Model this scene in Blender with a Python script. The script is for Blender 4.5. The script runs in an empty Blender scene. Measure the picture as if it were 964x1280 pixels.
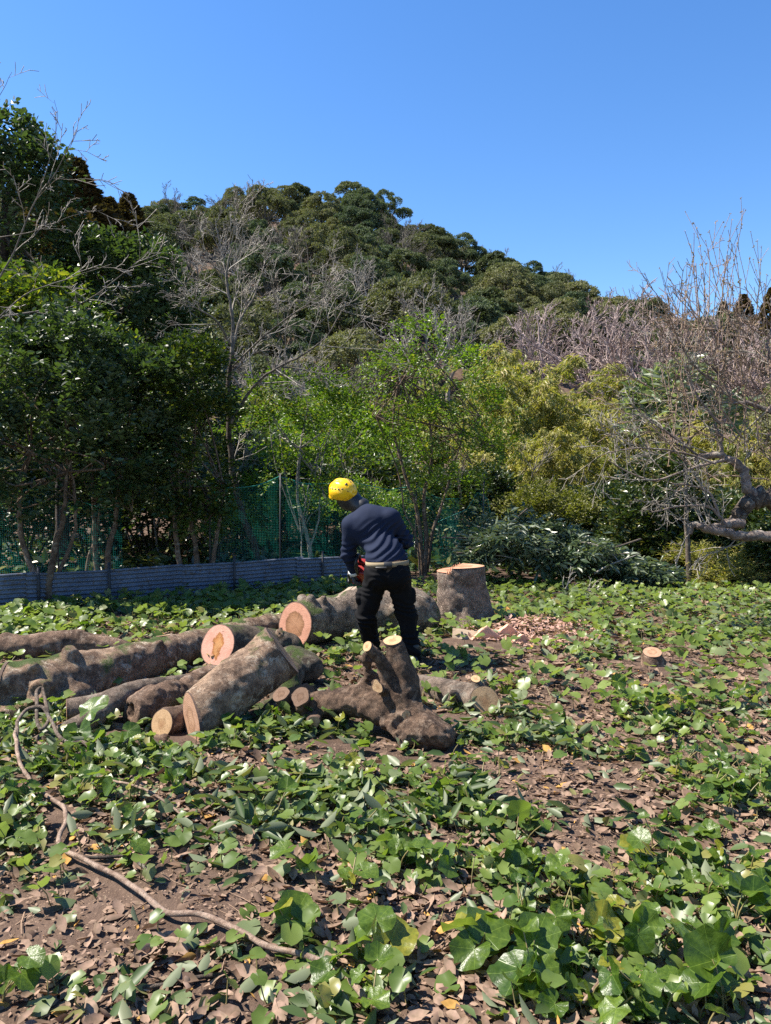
import bpy, bmesh, math, random
import numpy as np
from mathutils import Vector, Matrix

R = math.radians
scene = bpy.context.scene
COL = scene.collection

# ------------------------------------------------------------------ camera
CAM_H, PITCH, FPX, CX, CY = 1.6, R(2.4), 961.0, 482.0, 640.0
cam_data = bpy.data.cameras.new('camera')
cam = bpy.data.objects.new('camera', cam_data)
COL.objects.link(cam)
cam.location = (0, 0, CAM_H)
cam.rotation_euler = (math.pi / 2 - PITCH, 0, 0)
cam_data.sensor_fit = 'VERTICAL'
cam_data.sensor_height = 24.0
cam_data.lens = 24.0 * FPX / 1280.0
cam_data.clip_start = 0.05
cam_data.clip_end = 2000
scene.camera = cam

# ------------------------------------------------------------------ sky, sun, exposure
SUN_EL = R(54)
SUN_DIR = np.array([-0.985, 0.13, 0.0]); SUN_DIR /= np.linalg.norm(SUN_DIR)
world = bpy.data.worlds.new('World'); scene.world = world
world.use_nodes = True
wn = world.node_tree.nodes; wl = world.node_tree.links
wn.clear()
sky = wn.new('ShaderNodeTexSky'); sky.sky_type = 'NISHITA'; sky.sun_disc = False
sky.sun_elevation = SUN_EL
sky.sun_rotation = math.atan2(SUN_DIR[0], SUN_DIR[1])
sky.altitude = 0; sky.air_density = 1.0; sky.dust_density = 0.15; sky.ozone_density = 2.5
bg = wn.new('ShaderNodeBackground'); bg.inputs['Strength'].default_value = 0.088
wo = wn.new('ShaderNodeOutputWorld')
hs = wn.new('ShaderNodeHueSaturation'); hs.inputs['Saturation'].default_value = 1.26; hs.inputs['Hue'].default_value = .506
wl.new(sky.outputs['Color'], hs.inputs['Color']); wl.new(hs.outputs[0], bg.inputs['Color']); wl.new(bg.outputs[0], wo.inputs['Surface'])

sun_data = bpy.data.lights.new('sun', 'SUN'); sun_data.energy = 5.0; sun_data.angle = R(0.53)
sun_data.color = (1.0, 0.93, 0.82)
sun = bpy.data.objects.new('sun', sun_data); COL.objects.link(sun)
sd = Vector((SUN_DIR[0] * math.cos(SUN_EL), SUN_DIR[1] * math.cos(SUN_EL), math.sin(SUN_EL)))
sun.rotation_euler = sd.to_track_quat('Z', 'Y').to_euler()
sun.location = (0, 0, 60)

scene.render.engine = 'CYCLES'
scene.view_settings.view_transform = 'Standard'
scene.view_settings.look = 'None'
scene.view_settings.exposure = 1.45
scene.view_settings.gamma = 1.0
scene.view_settings.use_curve_mapping = False
cy = scene.cycles
cy.max_bounces = 6; cy.diffuse_bounces = 3; cy.glossy_bounces = 3
cy.transmission_bounces = 4; cy.transparent_max_bounces = 10
cy.sample_clamp_indirect = 4.0
cy.use_denoising = False
scene.render.filter_size = 1.2

# ------------------------------------------------------------------ pixel helpers (photo pixels -> place)
def ray(px, py):
    x = (px - CX) / FPX; v = -(py - CY) / FPX
    return np.array([x, math.cos(PITCH) + v * math.sin(PITCH), -math.sin(PITCH) + v * math.cos(PITCH)])
def at(px, py, Y):
    d = ray(px, py); t = Y / d[1]
    return np.array([0, 0, CAM_H]) + d * t
def gnd(px, py, z=0.0):
    d = ray(px, py); t = (z - CAM_H) / d[2]
    return np.array([0, 0, CAM_H]) + d * t

# ------------------------------------------------------------------ numpy helpers
def _hash(ix, iy, iz):
    h = (ix.astype(np.int64) * 374761393 + iy.astype(np.int64) * 668265263 + iz.astype(np.int64) * 2147483647) & 0xFFFFFFFF
    h = ((h ^ (h >> 13)) * 1274126177) & 0xFFFFFFFF
    h = h ^ (h >> 16)
    return (h & 0xFFFFFF) / float(0xFFFFFF)
def vnoise(P, scale=1.0, seed=0):
    P = np.asarray(P, float) * scale + seed * 17.31
    i = np.floor(P).astype(np.int64); f = P - i; f = f * f * (3 - 2 * f)
    r = 0
    for dx in (0, 1):
        wx = f[..., 0] if dx else 1 - f[..., 0]
        for dy in (0, 1):
            wy = f[..., 1] if dy else 1 - f[..., 1]
            for dz in (0, 1):
                wz = f[..., 2] if dz else 1 - f[..., 2]
                r = r + wx * wy * wz * _hash(i[..., 0] + dx, i[..., 1] + dy, i[..., 2] + dz)
    return r * 2 - 1
def norm(a):
    a = np.asarray(a, float)
    return a / np.maximum(np.linalg.norm(a, axis=-1, keepdims=True), 1e-9)
def smin(a, b, k):
    h = np.clip(.5 + .5 * (b - a) / k, 0, 1)
    return b * (1 - h) + a * h - k * h * (1 - h)
def sstep(a, b, x):
    t = np.clip((x - a) / (b - a), 0, 1); return t * t * (3 - 2 * t)

# ------------------------------------------------------------------ objects
def mk_mesh(name, V, F, mat=None, smooth=False, attr=None, uv=None):
    """F: (n,3) or (n,4) int array, or list of such arrays"""
    Fs = F if isinstance(F, list) else [F]
    Fs = [np.asarray(f, np.int32) for f in Fs if len(f)]
    me = bpy.data.meshes.new(name)
    V = np.asarray(V, np.float32)
    me.vertices.add(len(V)); me.vertices.foreach_set('co', V.ravel())
    lt = np.concatenate([np.full(len(f), f.shape[1], np.int32) for f in Fs])
    li = np.concatenate([f.ravel() for f in Fs])
    ls = np.concatenate([[0], np.cumsum(lt)[:-1]]).astype(np.int32)
    me.loops.add(len(li)); me.loops.foreach_set('vertex_index', li)
    me.polygons.add(len(lt)); me.polygons.foreach_set('loop_start', ls)
    try: me.polygons.foreach_set('loop_total', lt)
    except Exception: pass
    me.polygons.foreach_set('use_smooth', np.full(len(lt), smooth))
    if uv is not None:
        l = me.uv_layers.new(name='UVMap')
        l.data.foreach_set('uv', np.asarray(uv, np.float32)[li].ravel())
    if attr is not None:
        a = me.attributes.new('rnd', 'FLOAT', 'FACE'); a.data.foreach_set('value', np.asarray(attr, np.float32))
    me.update(calc_edges=True); me.validate()
    if mat: me.materials.append(mat)
    return me
def obj(name, me, parent=None, loc=(0, 0, 0)):
    o = bpy.data.objects.new(name, me); COL.objects.link(o)
    o.parent = parent; o.location = tuple(float(v) for v in loc)
    return o
def tag(o, label=None, cat=None, group=None, kind=None):
    if label: o['label'] = label
    if cat: o['category'] = cat
    if group: o['group'] = group
    if kind: o['kind'] = kind
    return o
def thing(name, label, cat, loc=(0, 0, 0), group=None, rz=0.0):
    o = obj(name, None, None, loc); o.rotation_euler = (0, 0, rz)
    o.empty_display_size = 0.1
    return tag(o, label, cat, group)
def copy_tree(o, parent=None):
    c = o.copy(); COL.objects.link(c); c.parent = parent
    for ch in list(o.children): copy_tree(ch, c)
    return c

class Tubes:
    def __init__(self): self.V = []; self.F = []; self.n = 0
    def add(self, pts, rad, sides=5, cap=False):
        pts = np.asarray(pts, float); rad = np.asarray(rad, float); m = len(pts)
        t = np.empty_like(pts); t[1:-1] = pts[2:] - pts[:-2]; t[0] = pts[1] - pts[0]; t[-1] = pts[-1] - pts[-2]
        t = norm(t)
        mean = t.mean(0); ref = np.eye(3)[np.argmin(np.abs(mean))]
        u = norm(np.cross(t, ref)); v = np.cross(t, u)
        a = np.arange(sides) * 2 * np.pi / sides
        ring = pts[:, None] + rad[:, None, None] * (np.cos(a)[None, :, None] * u[:, None] + np.sin(a)[None, :, None] * v[:, None])
        self.V.append(ring.reshape(-1, 3))
        i = np.arange(m - 1)[:, None] * sides; j = np.arange(sides)[None]; k = (j + 1) % sides
        q = np.stack([i + j, i + sides + j, i + sides + k, i + k], -1).reshape(-1, 4) + self.n
        self.F.append(q); self.n += m * sides
        if cap:
            for e, off in ((0, 0), (m - 1, (m - 1) * sides)):
                self.V.append(pts[e][None]); c = self.n; self.n += 1
                b = self.n - 1 - m * sides + off - (0 if e == 0 else 1)
                ii = np.arange(sides) + b; jj = (np.arange(sides) + 1) % sides + b
                tri = np.stack([np.full(sides, c), ii, jj, jj], -1) if e == 0 else np.stack([np.full(sides, c), jj, ii, ii], -1)
                self.F.append(tri[:, :4])
    def mesh(self, name, mat, smooth=True):
        V = np.concatenate(self.V); F = np.concatenate(self.F)
        tri = F[:, 2] == F[:, 3]
        return mk_mesh(name, V, [F[~tri], F[tri][:, :3]], mat, smooth)
    def build(self, name, mat, parent=None, loc=(0, 0, 0)):
        return obj(name, self.mesh(name, mat), parent, loc)

def smooth_path(pts, n=6):
    """Catmull-Rom through points (k,d)"""
    pts = np.asarray(pts, float); P = np.vstack([2 * pts[0] - pts[1], pts, 2 * pts[-1] - pts[-2]])
    out = []
    for i in range(1, len(P) - 2):
        for t in np.arange(n) / n:
            a, b, c, d = P[i - 1], P[i], P[i + 1], P[i + 2]
            out.append(.5 * ((2 * b) + (-a + c) * t + (2 * a - 5 * b + 4 * c - d) * t * t + (-a + 3 * b - 3 * c + d) * t ** 3))
    out.append(pts[-1]); return np.array(out)

def grow(B, rng, p, d, L, r, depth, P, tips=None):
    """one branch and its children. P: dict wob, up, nch, ang, lr, rr, seg, tip"""
    n = max(3, int(L / P['seg']) + 1); pts = [np.array(p, float)]; d = norm(d); step = L / (n - 1); ds = [d]
    for i in range(n - 1):
        d = norm(d + rng.normal(0, P['wob'], 3) + np.array([0, 0, P['up']])); ds.append(d); pts.append(pts[-1] + d * step)
    pts = np.array(pts); rad = np.linspace(r, max(r * P.get('tap', .45), P['tip']), n)
    B.add(pts, rad, 3 if r < .012 else (5 if r < .05 else 8))
    if depth <= 0:
        if tips is not None: tips.append((pts[-1], ds[-1], pts[-2]))
        return
    nch = P['nch'][depth - 1] if isinstance(P['nch'], (list, tuple)) else P['nch']
    for k in range(nch):
        t = P.get('t0', .25) + (1 - P.get('t0', .25)) * (k + rng.uniform(.2, 1)) / nch; t = min(t, .99)
        f = t * (n - 1); i = min(int(f), n - 2); q = pts[i] + (pts[i + 1] - pts[i]) * (f - i)
        perp = norm(np.cross(ds[i], rng.normal(0, 1, 3))); a = R(rng.uniform(*P['ang']))
        cd = ds[i] * math.cos(a) + perp * math.sin(a)
        rr = rad[i] * P['rr'] * rng.uniform(.8, 1.1)
        grow(B, rng, q, cd, L * P['lr'] * rng.uniform(.6, 1.2) * (1.15 - .5 * t), max(rr, P['tip']), depth - 1, P, tips)

# ---- leaves
T_DIA = (np.array([(0, 0, 0), (.3, .45, .09), (0, 1, 0), (-.3, .45, .09)], float), np.array([(0, 1, 2), (0, 2, 3)]))
def ell(w, droop=.08, fold=.05):
    return (np.array([(0, 0, 0), (w * .85, .27, fold), (w * .9, .62, fold * .7), (0, 1, -droop), (-w * .9, .62, fold * .7), (-w * .85, .27, fold)], float),
            np.array([(0, 1, 2, 3), (0, 3, 4, 5)]))
T_ELL = ell(.27); T_LANCE = ell(.15, .16, .04); T_BAM = (np.array([(0, 0, 0), (.09, .35, .02), (0, 1, -.12), (-.09, .35, .02)], float), np.array([(0, 1, 2), (0, 2, 3)]))
def kidney(nout, rng, rings=1, cup=.25, wave=.05, lobes=7):
    """round heart-based leaf, stalk joins at the origin, tip towards +y"""
    a = np.linspace(-math.pi * .93, math.pi * .93, nout)      # 0 = tip direction
    rad = .5 * (1 + .10 * np.cos(a)) * (1 - .10 * np.abs(np.sin(a)) ** 4) * (1 + .05 * np.cos(a * lobes) + .02 * np.cos(a * lobes * 2.7 + 1)) * (1 + rng.normal(0, .02, nout))
    rad *= np.where(np.abs(a) > 2.5, .86, 1)
    V = [np.zeros((1, 3))]; th = rng.uniform(0, 6)
    for k in range(1, rings + 1):
        f = k / rings; x = np.sin(a) * rad * f; y = np.cos(a) * rad * f + .02 * f
        z = cup * (x * x * 1.1 + y * y * .5) + .16 * np.abs(x) + wave * f * f * (np.cos(a * 4 + th) * .5 + .35 * np.cos(a * 7 + th * 2)) - .12 * f * f * np.maximum(np.cos(a), 0) ** 2
        V.append(np.stack([x, y, z], -1))
    F = []
    for j in range(nout - 1): F.append((0, 1 + j + 1, 1 + j))
    for k in range(1, rings):
        o, q = 1 + (k - 1) * nout, 1 + k * nout
        for j in range(nout - 1): F += [(o + j, o + j + 1, q + j + 1), (o + j, q + j + 1, q + j)]
    return np.concatenate(V), np.array(F)

def leaf_arrays(pos, d, n, size, tmpl, width=1.0):
    TV, TF = tmpl; N = len(pos)
    y = norm(d); x = norm(np.cross(y, n)); z = np.cross(x, y)
    s = np.broadcast_to(np.asarray(size, float), (N,))[:, None, None]
    V = pos[:, None] + s * (TV[None, :, 0:1] * width * x[:, None] + TV[None, :, 1:2] * y[:, None] + TV[None, :, 2:3] * z[:, None])
    F = (TF[None] + (np.arange(N) * len(TV))[:, None, None]).reshape(-1, TF.shape[1])
    return V.reshape(-1, 3), F, np.tile(TV[:, :2], (N, 1)), len(TF)
def leaf_mesh(name, pos, d, n, size, tmpl, mat, rnd=None, smooth=False, width=1.0):
    V, F, uv, k = leaf_arrays(pos, d, n, size, tmpl, width)
    rnd = np.random.default_rng(len(pos)).uniform(0, 1, len(pos)) if rnd is None else rnd
    return mk_mesh(name, V, F, mat, smooth, np.repeat(rnd, k), uv)

def rand_dirs(rng, n): return norm(rng.normal(0, 1, (n, 3)))
def blob_points(rng, blobs, n, shell=.28, upbias=.35):
    """points on the outer shells of overlapping ellipsoids; returns pos, outward"""
    B = np.array([b[0] for b in blobs], float); S = np.array([b[1] for b in blobs], float)
    w = (S[:, 0] * S[:, 1]) ; w = w / w.sum(); P = []; O = []; got = 0
    while got < n:
        k = rng.choice(len(B), n, p=w); u = rand_dirs(rng, n); u[:, 2] = np.where(u[:, 2] < -.3, -u[:, 2], u[:, 2])
        p = B[k] + u * S[k] * (1 - shell * rng.uniform(0, 1, (n, 1)) ** 1.5) * rng.uniform(.93, 1.07, (n, 1))
        q = (p[:, None] - B[None]) / S[None]; inside = ((q * q).sum(-1) < .72 ** 2).sum(1)
        ok = inside == 0
        P.append(p[ok]); O.append(u[ok]); got += ok.sum()
    P = np.concatenate(P)[:n]; O = np.concatenate(O)[:n]
    return P, norm(O + np.array([0, 0, upbias]))
def sprays(rng, base, out, per, length, spread=.5):
    """leaves set along twigs that leave from points; returns pos, dir, normal"""
    n = len(base); d = norm(out + rng.normal(0, .45, (n, 3)))
    side = norm(np.cross(d, np.array([0, 0, 1.]) + rng.normal(0, .1, (n, 3))))
    t = (np.arange(per) + .5) / per
    pos = base[:, None] + d[:, None] * (t[None, :, None] * length)
    sg = np.where(np.arange(per) % 2, 1., -1.)[None, :, None]
    ld = norm(d[:, None] * .55 + side[:, None] * sg * .8 + rng.normal(0, .3, (n, per, 3)))
    up = norm(np.cross(side, d))[:, None] * np.sign(np.cross(side, d)[:, None, 2:3] + 1e-6)
    ln = norm(up + rng.normal(0, .45, (n, per, 3)))
    pos = pos + rng.normal(0, length * .06, pos.shape)
    return pos.reshape(-1, 3), ld.reshape(-1, 3), ln.reshape(-1, 3)

# ---- implicit surfaces
def seg_sdf(P, a, b, ra, rb):
    ab = b - a; t = np.clip(((P - a) @ ab) / max(ab @ ab, 1e-9), 0, 1)
    return np.linalg.norm(P - (a + t[..., None] * ab), axis=-1) - (ra + (rb - ra) * t)
def chain_sdf(P, pts, rad, k=.03):
    f = None
    for i in range(len(pts) - 1):
        g = seg_sdf(P, pts[i], pts[i + 1], rad[i], rad[i + 1]); f = g if f is None else smin(f, g, k)
    return f
def ellip_sdf(P, c, r, M=None):
    q = P - np.asarray(c, float)
    if M is not None: q = q @ M
    r = np.asarray(r, float); k0 = np.linalg.norm(q / r, axis=-1); k1 = np.linalg.norm(q / (r * r), axis=-1)
    return k0 * (k0 - 1) / np.maximum(k1, 1e-9)
def surface_nets(fn, lo, hi, h):
    lo = np.asarray(lo, float); n = np.ceil((np.asarray(hi) - lo) / h).astype(int) + 1
    g = np.stack(np.meshgrid(*[lo[i] + h * np.arange(n[i]) for i in range(3)], indexing='ij'), -1)
    f = fn(g.reshape(-1, 3)).reshape(n); s = f < 0
    cn = [(a, b, c) for a in (0, 1) for b in (0, 1) for c in (0, 1)]
    cnt = sum(s[a:n[0] - 1 + a, b:n[1] - 1 + b, c:n[2] - 1 + c].astype(int) for a, b, c in cn)
    act = (cnt > 0) & (cnt < 8); idx = -np.ones(act.shape, np.int64); ai = np.argwhere(act); idx[act] = np.arange(len(ai))
    acc = np.zeros((len(ai), 3)); ne = np.zeros(len(ai))
    for i, c0 in enumerate(cn):
        for c1 in cn[i + 1:]:
            if sum(x != y for x, y in zip(c0, c1)) != 1: continue
            f0 = f[tuple((ai + c0).T)]; f1 = f[tuple((ai + c1).T)]; m = (f0 < 0) != (f1 < 0)
            t = np.where(m, f0 / np.where(m, f0 - f1, 1), 0)[:, None]
            acc += np.where(m[:, None], np.array(c0) + (np.array(c1) - np.array(c0)) * t, 0); ne += m
    V = lo + h * (ai + acc / ne[:, None]); Q = []
    for ax in range(3):
        o1, o2 = [(1, 2), (2, 0), (0, 1)][ax]
        sl0 = [slice(1, -1)] * 3; sl1 = [slice(1, -1)] * 3; sl0[ax] = slice(0, -1); sl1[ax] = slice(1, None)
        s0, s1 = s[tuple(sl0)], s[tuple(sl1)]; e = np.argwhere(s0 != s1)
        if not len(e): continue
        pos = s0[tuple(e.T)]; e = e + 1; e[:, ax] -= 1
        d1 = np.zeros(3, int); d1[o1] = 1; d2 = np.zeros(3, int); d2[o2] = 1
        q = np.stack([idx[tuple((e - d1 - d2).T)], idx[tuple((e - d2).T)], idx[tuple(e.T)], idx[tuple((e - d1).T)]], -1)
        q[~pos] = q[~pos][:, ::-1]; Q.append(q)
    return V, np.concatenate(Q)

# ------------------------------------------------------------------ materials
class Mat:
    def __init__(self, name):
        self.m = bpy.data.materials.new(name); self.m.use_nodes = True; self.nt = self.m.node_tree; self.nt.nodes.clear()
        self.out = self.nt.nodes.new('ShaderNodeOutputMaterial')
    def n(self, typ, ins=None, **props):
        nd = self.nt.nodes.new('ShaderNode' + typ)
        for k, v in props.items(): setattr(nd, k, v)
        for k, v in (ins or {}).items():
            s = nd.inputs[k]
            if isinstance(v, bpy.types.NodeSocket): self.nt.links.new(v, s)
            else: s.default_value = v if not (isinstance(v, tuple) and len(v) == 3 and s.type == 'RGBA') else (*v, 1)
        return nd
    def math(self, op, a, b=0.0, c=None, clamp=False):
        ins = {0: a, 1: b}
        if c is not None: ins[2] = c
        return self.n('Math', ins, operation=op, use_clamp=clamp).outputs[0]
    def mix(self, f, a, b, blend='MIX'):
        nd = self.nt.nodes.new('ShaderNodeMix'); nd.data_type = 'RGBA'; nd.blend_type = blend
        for i, v in ((0, f), (6, a), (7, b)):
            s = nd.inputs[i]
            if isinstance(v, bpy.types.NodeSocket): self.nt.links.new(v, s)
            else: s.default_value = (*v, 1) if isinstance(v, tuple) and len(v) == 3 else v
        return nd.outputs[2]
    def ramp(self, f, stops):
        nd = self.n('ValToRGB', {'Fac': f}); cr = nd.color_ramp
        while len(cr.elements) < len(stops): cr.elements.new(.5)
        for e, (p, c) in zip(cr.elements, stops): e.position = p; e.color = (*c, 1) if len(c) == 3 else c
        return nd.outputs[0]
    def noise(self, vec, scale, detail=3, rough=.55, dist=0.0):
        return self.n('TexNoise', {'Vector': vec, 'Scale': scale, 'Detail': detail, 'Roughness': rough, 'Distortion': dist}).outputs['Fac']
    def co(self, k='Object'): return self.n('TexCoord').outputs[k]
    def bump(self, h, strength=.5, dist=.01):
        return self.n('Bump', {'Height': h, 'Strength': strength, 'Distance': dist}).outputs[0]
    def done(self, sock): self.nt.links.new(sock, self.out.inputs['Surface']); return self.m
    def prin(self, col, rough=.6, spec=.5, normal=None, metal=0.0, **ex):
        ins = {'Base Color': col, 'Roughness': rough, 'Specular IOR Level': spec, 'Metallic': metal, **ex}
        if normal is not None: ins['Normal'] = normal
        return self.n('BsdfPrincipled', ins).outputs[0]

def leaf_mat(name, c1, c2, rough=.4, trans=.3, spec=.5, yellow=None, yfrac=.06, tcol=None, under=None, vein=False, noise_scale=0, ow=.35):
    M = Mat(name); rnd = M.n('Attribute', attribute_name='rnd').outputs['Fac']; orn = M.n('ObjectInfo').outputs['Random']
    t = M.math('ADD', M.math('MULTIPLY', rnd, 1 - ow), M.math('MULTIPLY', orn, ow))
    col = M.mix(t, c1, c2)
    if yellow:
        fr = M.math('FRACT', M.math('ADD', M.math('MULTIPLY', rnd, 7.31), orn))
        col = M.mix(M.math('GREATER_THAN', fr, 1 - yfrac), col, yellow)
    if noise_scale:
        nz = M.noise(M.co('Object'), noise_scale, 2)
        col = M.mix(M.ramp(nz, [(.35, (0, 0, 0)), (.65, (1, 1, 1))]), col, M.mix(1.0, col, (.62, .66, .6), 'MULTIPLY'))
    nrm = None
    if vein:
        uv = M.n('UVMap').outputs[0]; sx = M.n('SeparateXYZ', {0: uv})
        ang = M.math('ARCTAN2', sx.outputs[0], M.math('ADD', sx.outputs[1], .03))
        w = M.math('ABSOLUTE', M.math('SINE', M.math('MULTIPLY', ang, 4.0)))
        rad = M.n('VectorMath', {0: uv}, operation='LENGTH').outputs['Value']
        ln = M.math('SUBTRACT', 1.0, M.math('DIVIDE', M.math('MULTIPLY', w, rad), .035), clamp=True)
        nz = M.noise(M.n('VectorMath', {0: uv, 1: (9, 9, 9)}, operation='MULTIPLY').outputs[0], 1.0, 3)
        ln = M.math('MULTIPLY', ln, .4)
        col = M.mix(ln, col, tuple(min(1, v * 2.0 + .02) for v in c2))
        col = M.mix(M.ramp(nz, [(.35, (0, 0, 0)), (.68, (1, 1, 1))]), M.mix(1.0, col, (.62, .68, .6), 'MULTIPLY'), M.mix(1.0, col, (1.2, 1.12, 1.0), 'MULTIPLY'))
        nrm = M.bump(M.math('SUBTRACT', M.math('MULTIPLY', nz, .9), ln), .22, .012)
    if under:
        bf = M.n('NewGeometry').outputs['Backfacing']; col = M.mix(M.math('MULTIPLY', bf, .8), col, under)
    pb = M.prin(col, rough, spec, nrm)
    tc = M.mix(1.0, col, tcol or (1.5, 1.7, .5), 'MULTIPLY')
    tr = M.n('BsdfTranslucent', {'Color': tc}).outputs[0]
    return M.done(M.n('MixShader', {0: trans, 1: pb, 2: tr}).outputs[0])

def bark_mat(name, dark, light, lichen=(.42, .40, .33), lich=.5, moss=0.0, mosscol=(.028, .042, .009), dust=0.0, scale=1.0, rough=.9, bump=.8):
    M = Mat(name); co = M.co('Object')
    n1 = M.noise(co, 6.5 * scale, 7, .72, .4); n2 = M.noise(co, 45 * scale, 4, .65); n3 = M.noise(co, 3.2 * scale, 3, .5, .6)
    cr = M.n('TexVoronoi', {'Vector': M.n('VectorMath', {0: co, 1: M.n('TexNoise', {'Vector': co, 'Scale': 20.0 * scale}).outputs['Color']}, operation='ADD').outputs[0], 'Scale': 26.0 * scale}, feature='DISTANCE_TO_EDGE').outputs['Distance']
    crk = M.ramp(cr, [(.0, (0, 0, 0)), (.16, (1, 1, 1))])
    col = M.mix(M.ramp(n1, [(.40, (0, 0, 0)), (.58, (1, 1, 1))]), dark, light)
    col = M.mix(.5, col, M.mix(1.0, col, M.ramp(n2, [(.32, (.35, .33, .31)), (.65, (1.3, 1.25, 1.2))]), 'MULTIPLY'))
    col = M.mix(crk, M.mix(1.0, col, (.55, .52, .5), 'MULTIPLY'), col)
    n4 = M.noise(co, 12 * scale, 8, .8, .3); n5 = M.noise(M.n('VectorMath', {0: co, 1: (7.3, 2.1, 4.4)}, operation='ADD').outputs[0], 8 * scale, 8, .78, .5)
    if lich > 0:
        lm = M.math('MULTIPLY', M.ramp(n4, [(.52, (0, 0, 0)), (.575, (1, 1, 1))]), M.ramp(M.noise(co, 2.6 * scale, 3), [(.40, (.15, .15, .15)), (.56, (1, 1, 1))]))
        col = M.mix(M.math('MULTIPLY', lm, lich), col, lichen)
        col = M.mix(M.math('MULTIPLY', M.ramp(n5, [(.55, (0, 0, 0)), (.61, (1, 1, 1))]), .55), col, M.mix(1.0, dark, (.75, .72, .7), 'MULTIPLY'))
    if moss > 0:
        nz = M.n('SeparateXYZ', {0: M.n('NewGeometry').outputs['Normal']}).outputs[2]
        mm = M.math('ADD', M.math('MULTIPLY', nz, .22), M.math('ADD', n3, (moss - 1) * .35))
        mm = M.ramp(M.math('ADD', mm, M.math('MULTIPLY', M.math('SUBTRACT', n2, .5), .25)), [(.52, (0, 0, 0)), (.64, (1, 1, 1))])
        col = M.mix(mm, col, M.mix(n2, mosscol, tuple(c * 2.2 for c in mosscol)))
    h = M.math('ADD', M.math('ADD', n1, M.math('MULTIPLY', n2, .4)), M.math('ADD', M.math('MULTIPLY', crk, .15), M.math('MULTIPLY', n4, .6)))
    if dust > 0:
        vo = M.n('TexVoronoi', {'Vector': co, 'Scale': 75.0}).outputs['Distance']
        dm = M.math('MULTIPLY', M.ramp(vo, [(.16, (1, 1, 1)), (.26, (0, 0, 0))]), M.math('MULTIPLY', M.ramp(M.noise(co, 40, 2), [(.42, (0, 0, 0)), (.5, (1, 1, 1))]), dust))
        col = M.mix(dm, col, (.62, .48, .36))
    return M.done(M.prin(col, rough, .25, M.bump(h, min(1., bump), .016)))

def cut_mat(name, sap, heart, core, heart_r=.55, ecc=.18, stretch=(1, 1, 1), rings=38):
    M = Mat(name); uv = M.n('UVMap').outputs[0]
    nz = M.n('TexNoise', {'Vector': uv, 'Scale': 2.2, 'Detail': 3.0}).outputs['Color']
    w = M.n('VectorMath', {0: nz, 1: (.5, .5, .5)}, operation='SUBTRACT').outputs[0]
    p = M.n('VectorMath', {0: uv, 1: M.n('VectorMath', {0: w, 1: (ecc, ecc, 0)}, operation='MULTIPLY').outputs[0]}, operation='ADD').outputs[0]
    p = M.n('VectorMath', {0: p, 1: stretch}, operation='MULTIPLY').outputs[0]
    r = M.n('VectorMath', {0: p}, operation='LENGTH').outputs['Value']
    r0 = M.n('VectorMath', {0: uv}, operation='LENGTH').outputs['Value']
    jag = M.noise(uv, 5.0, 5, .75)
    rj = M.math('ADD', r, M.math('MULTIPLY', M.math('SUBTRACT', jag, .5), .34))
    col = M.ramp(rj, [(0, core), (heart_r * .55, core), (heart_r * .8, heart), (heart_r, tuple(c * .8 for c in heart)), (heart_r + .05, sap), (1, sap)])
    ring = M.math('SINE', M.math('MULTIPLY', r, float(rings) * 3.2))
    col = M.mix(M.math('MULTIPLY', M.math('ADD', ring, 1.0), .22), col, M.mix(1.0, col, (.62, .5, .42), 'MULTIPLY'))
    st = M.n('VectorMath', {0: uv, 1: (3.0, 40.0, 1)}, operation='MULTIPLY').outputs[0]
    saw = M.noise(st, 1.0, 3, .6)
    col = M.mix(M.math('MULTIPLY', M.math('SUBTRACT', saw, .35), 1.3, clamp=True), col, M.mix(1.0, col, (.78, .68, .6), 'MULTIPLY'))
    crk = M.math('SINE', M.math('MULTIPLY', M.math('ARCTAN2', M.n('SeparateXYZ', {0: p}).outputs[0], M.n('SeparateXYZ', {0: p}).outputs[1]), 3.5)); crk = M.math('MULTIPLY', M.math('GREATER_THAN', crk, .995), M.math('LESS_THAN', r, .6)); col = M.mix(M.math('MULTIPLY', crk, .6), col, (.06, .035, .02))
    blot = M.noise(uv, 1.7, 4, .6); col = M.mix(M.math('MULTIPLY', M.ramp(blot, [(.45, (0, 0, 0)), (.7, (1, 1, 1))]), .45), col, M.mix(1.0, col, (.6, .5, .42), 'MULTIPLY'))
    col = M.mix(M.ramp(M.math('ADD', r0, M.math('MULTIPLY', M.math('SUBTRACT', jag, .5), .06)), [(.94, (0, 0, 0)), (.99, (1, 1, 1))]), col, (.09, .06, .045))
    return M.done(M.prin(col, .8, .2, M.bump(M.math('ADD', saw, M.math('MULTIPLY', ring, .15)), .35, .01)))

def plain(name, col, rough=.5, spec=.5, metal=0.0, ns=40, var=.25, bump=0.0):
    M = Mat(name); nz = M.noise(M.co('Object'), ns, 4, .6)
    c = M.mix(nz, tuple(v * (1 - var) for v in col), tuple(min(1, v * (1 + var)) for v in col))
    return M.done(M.prin(c, rough, spec, M.bump(nz, bump, .01) if bump else None, metal))
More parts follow.
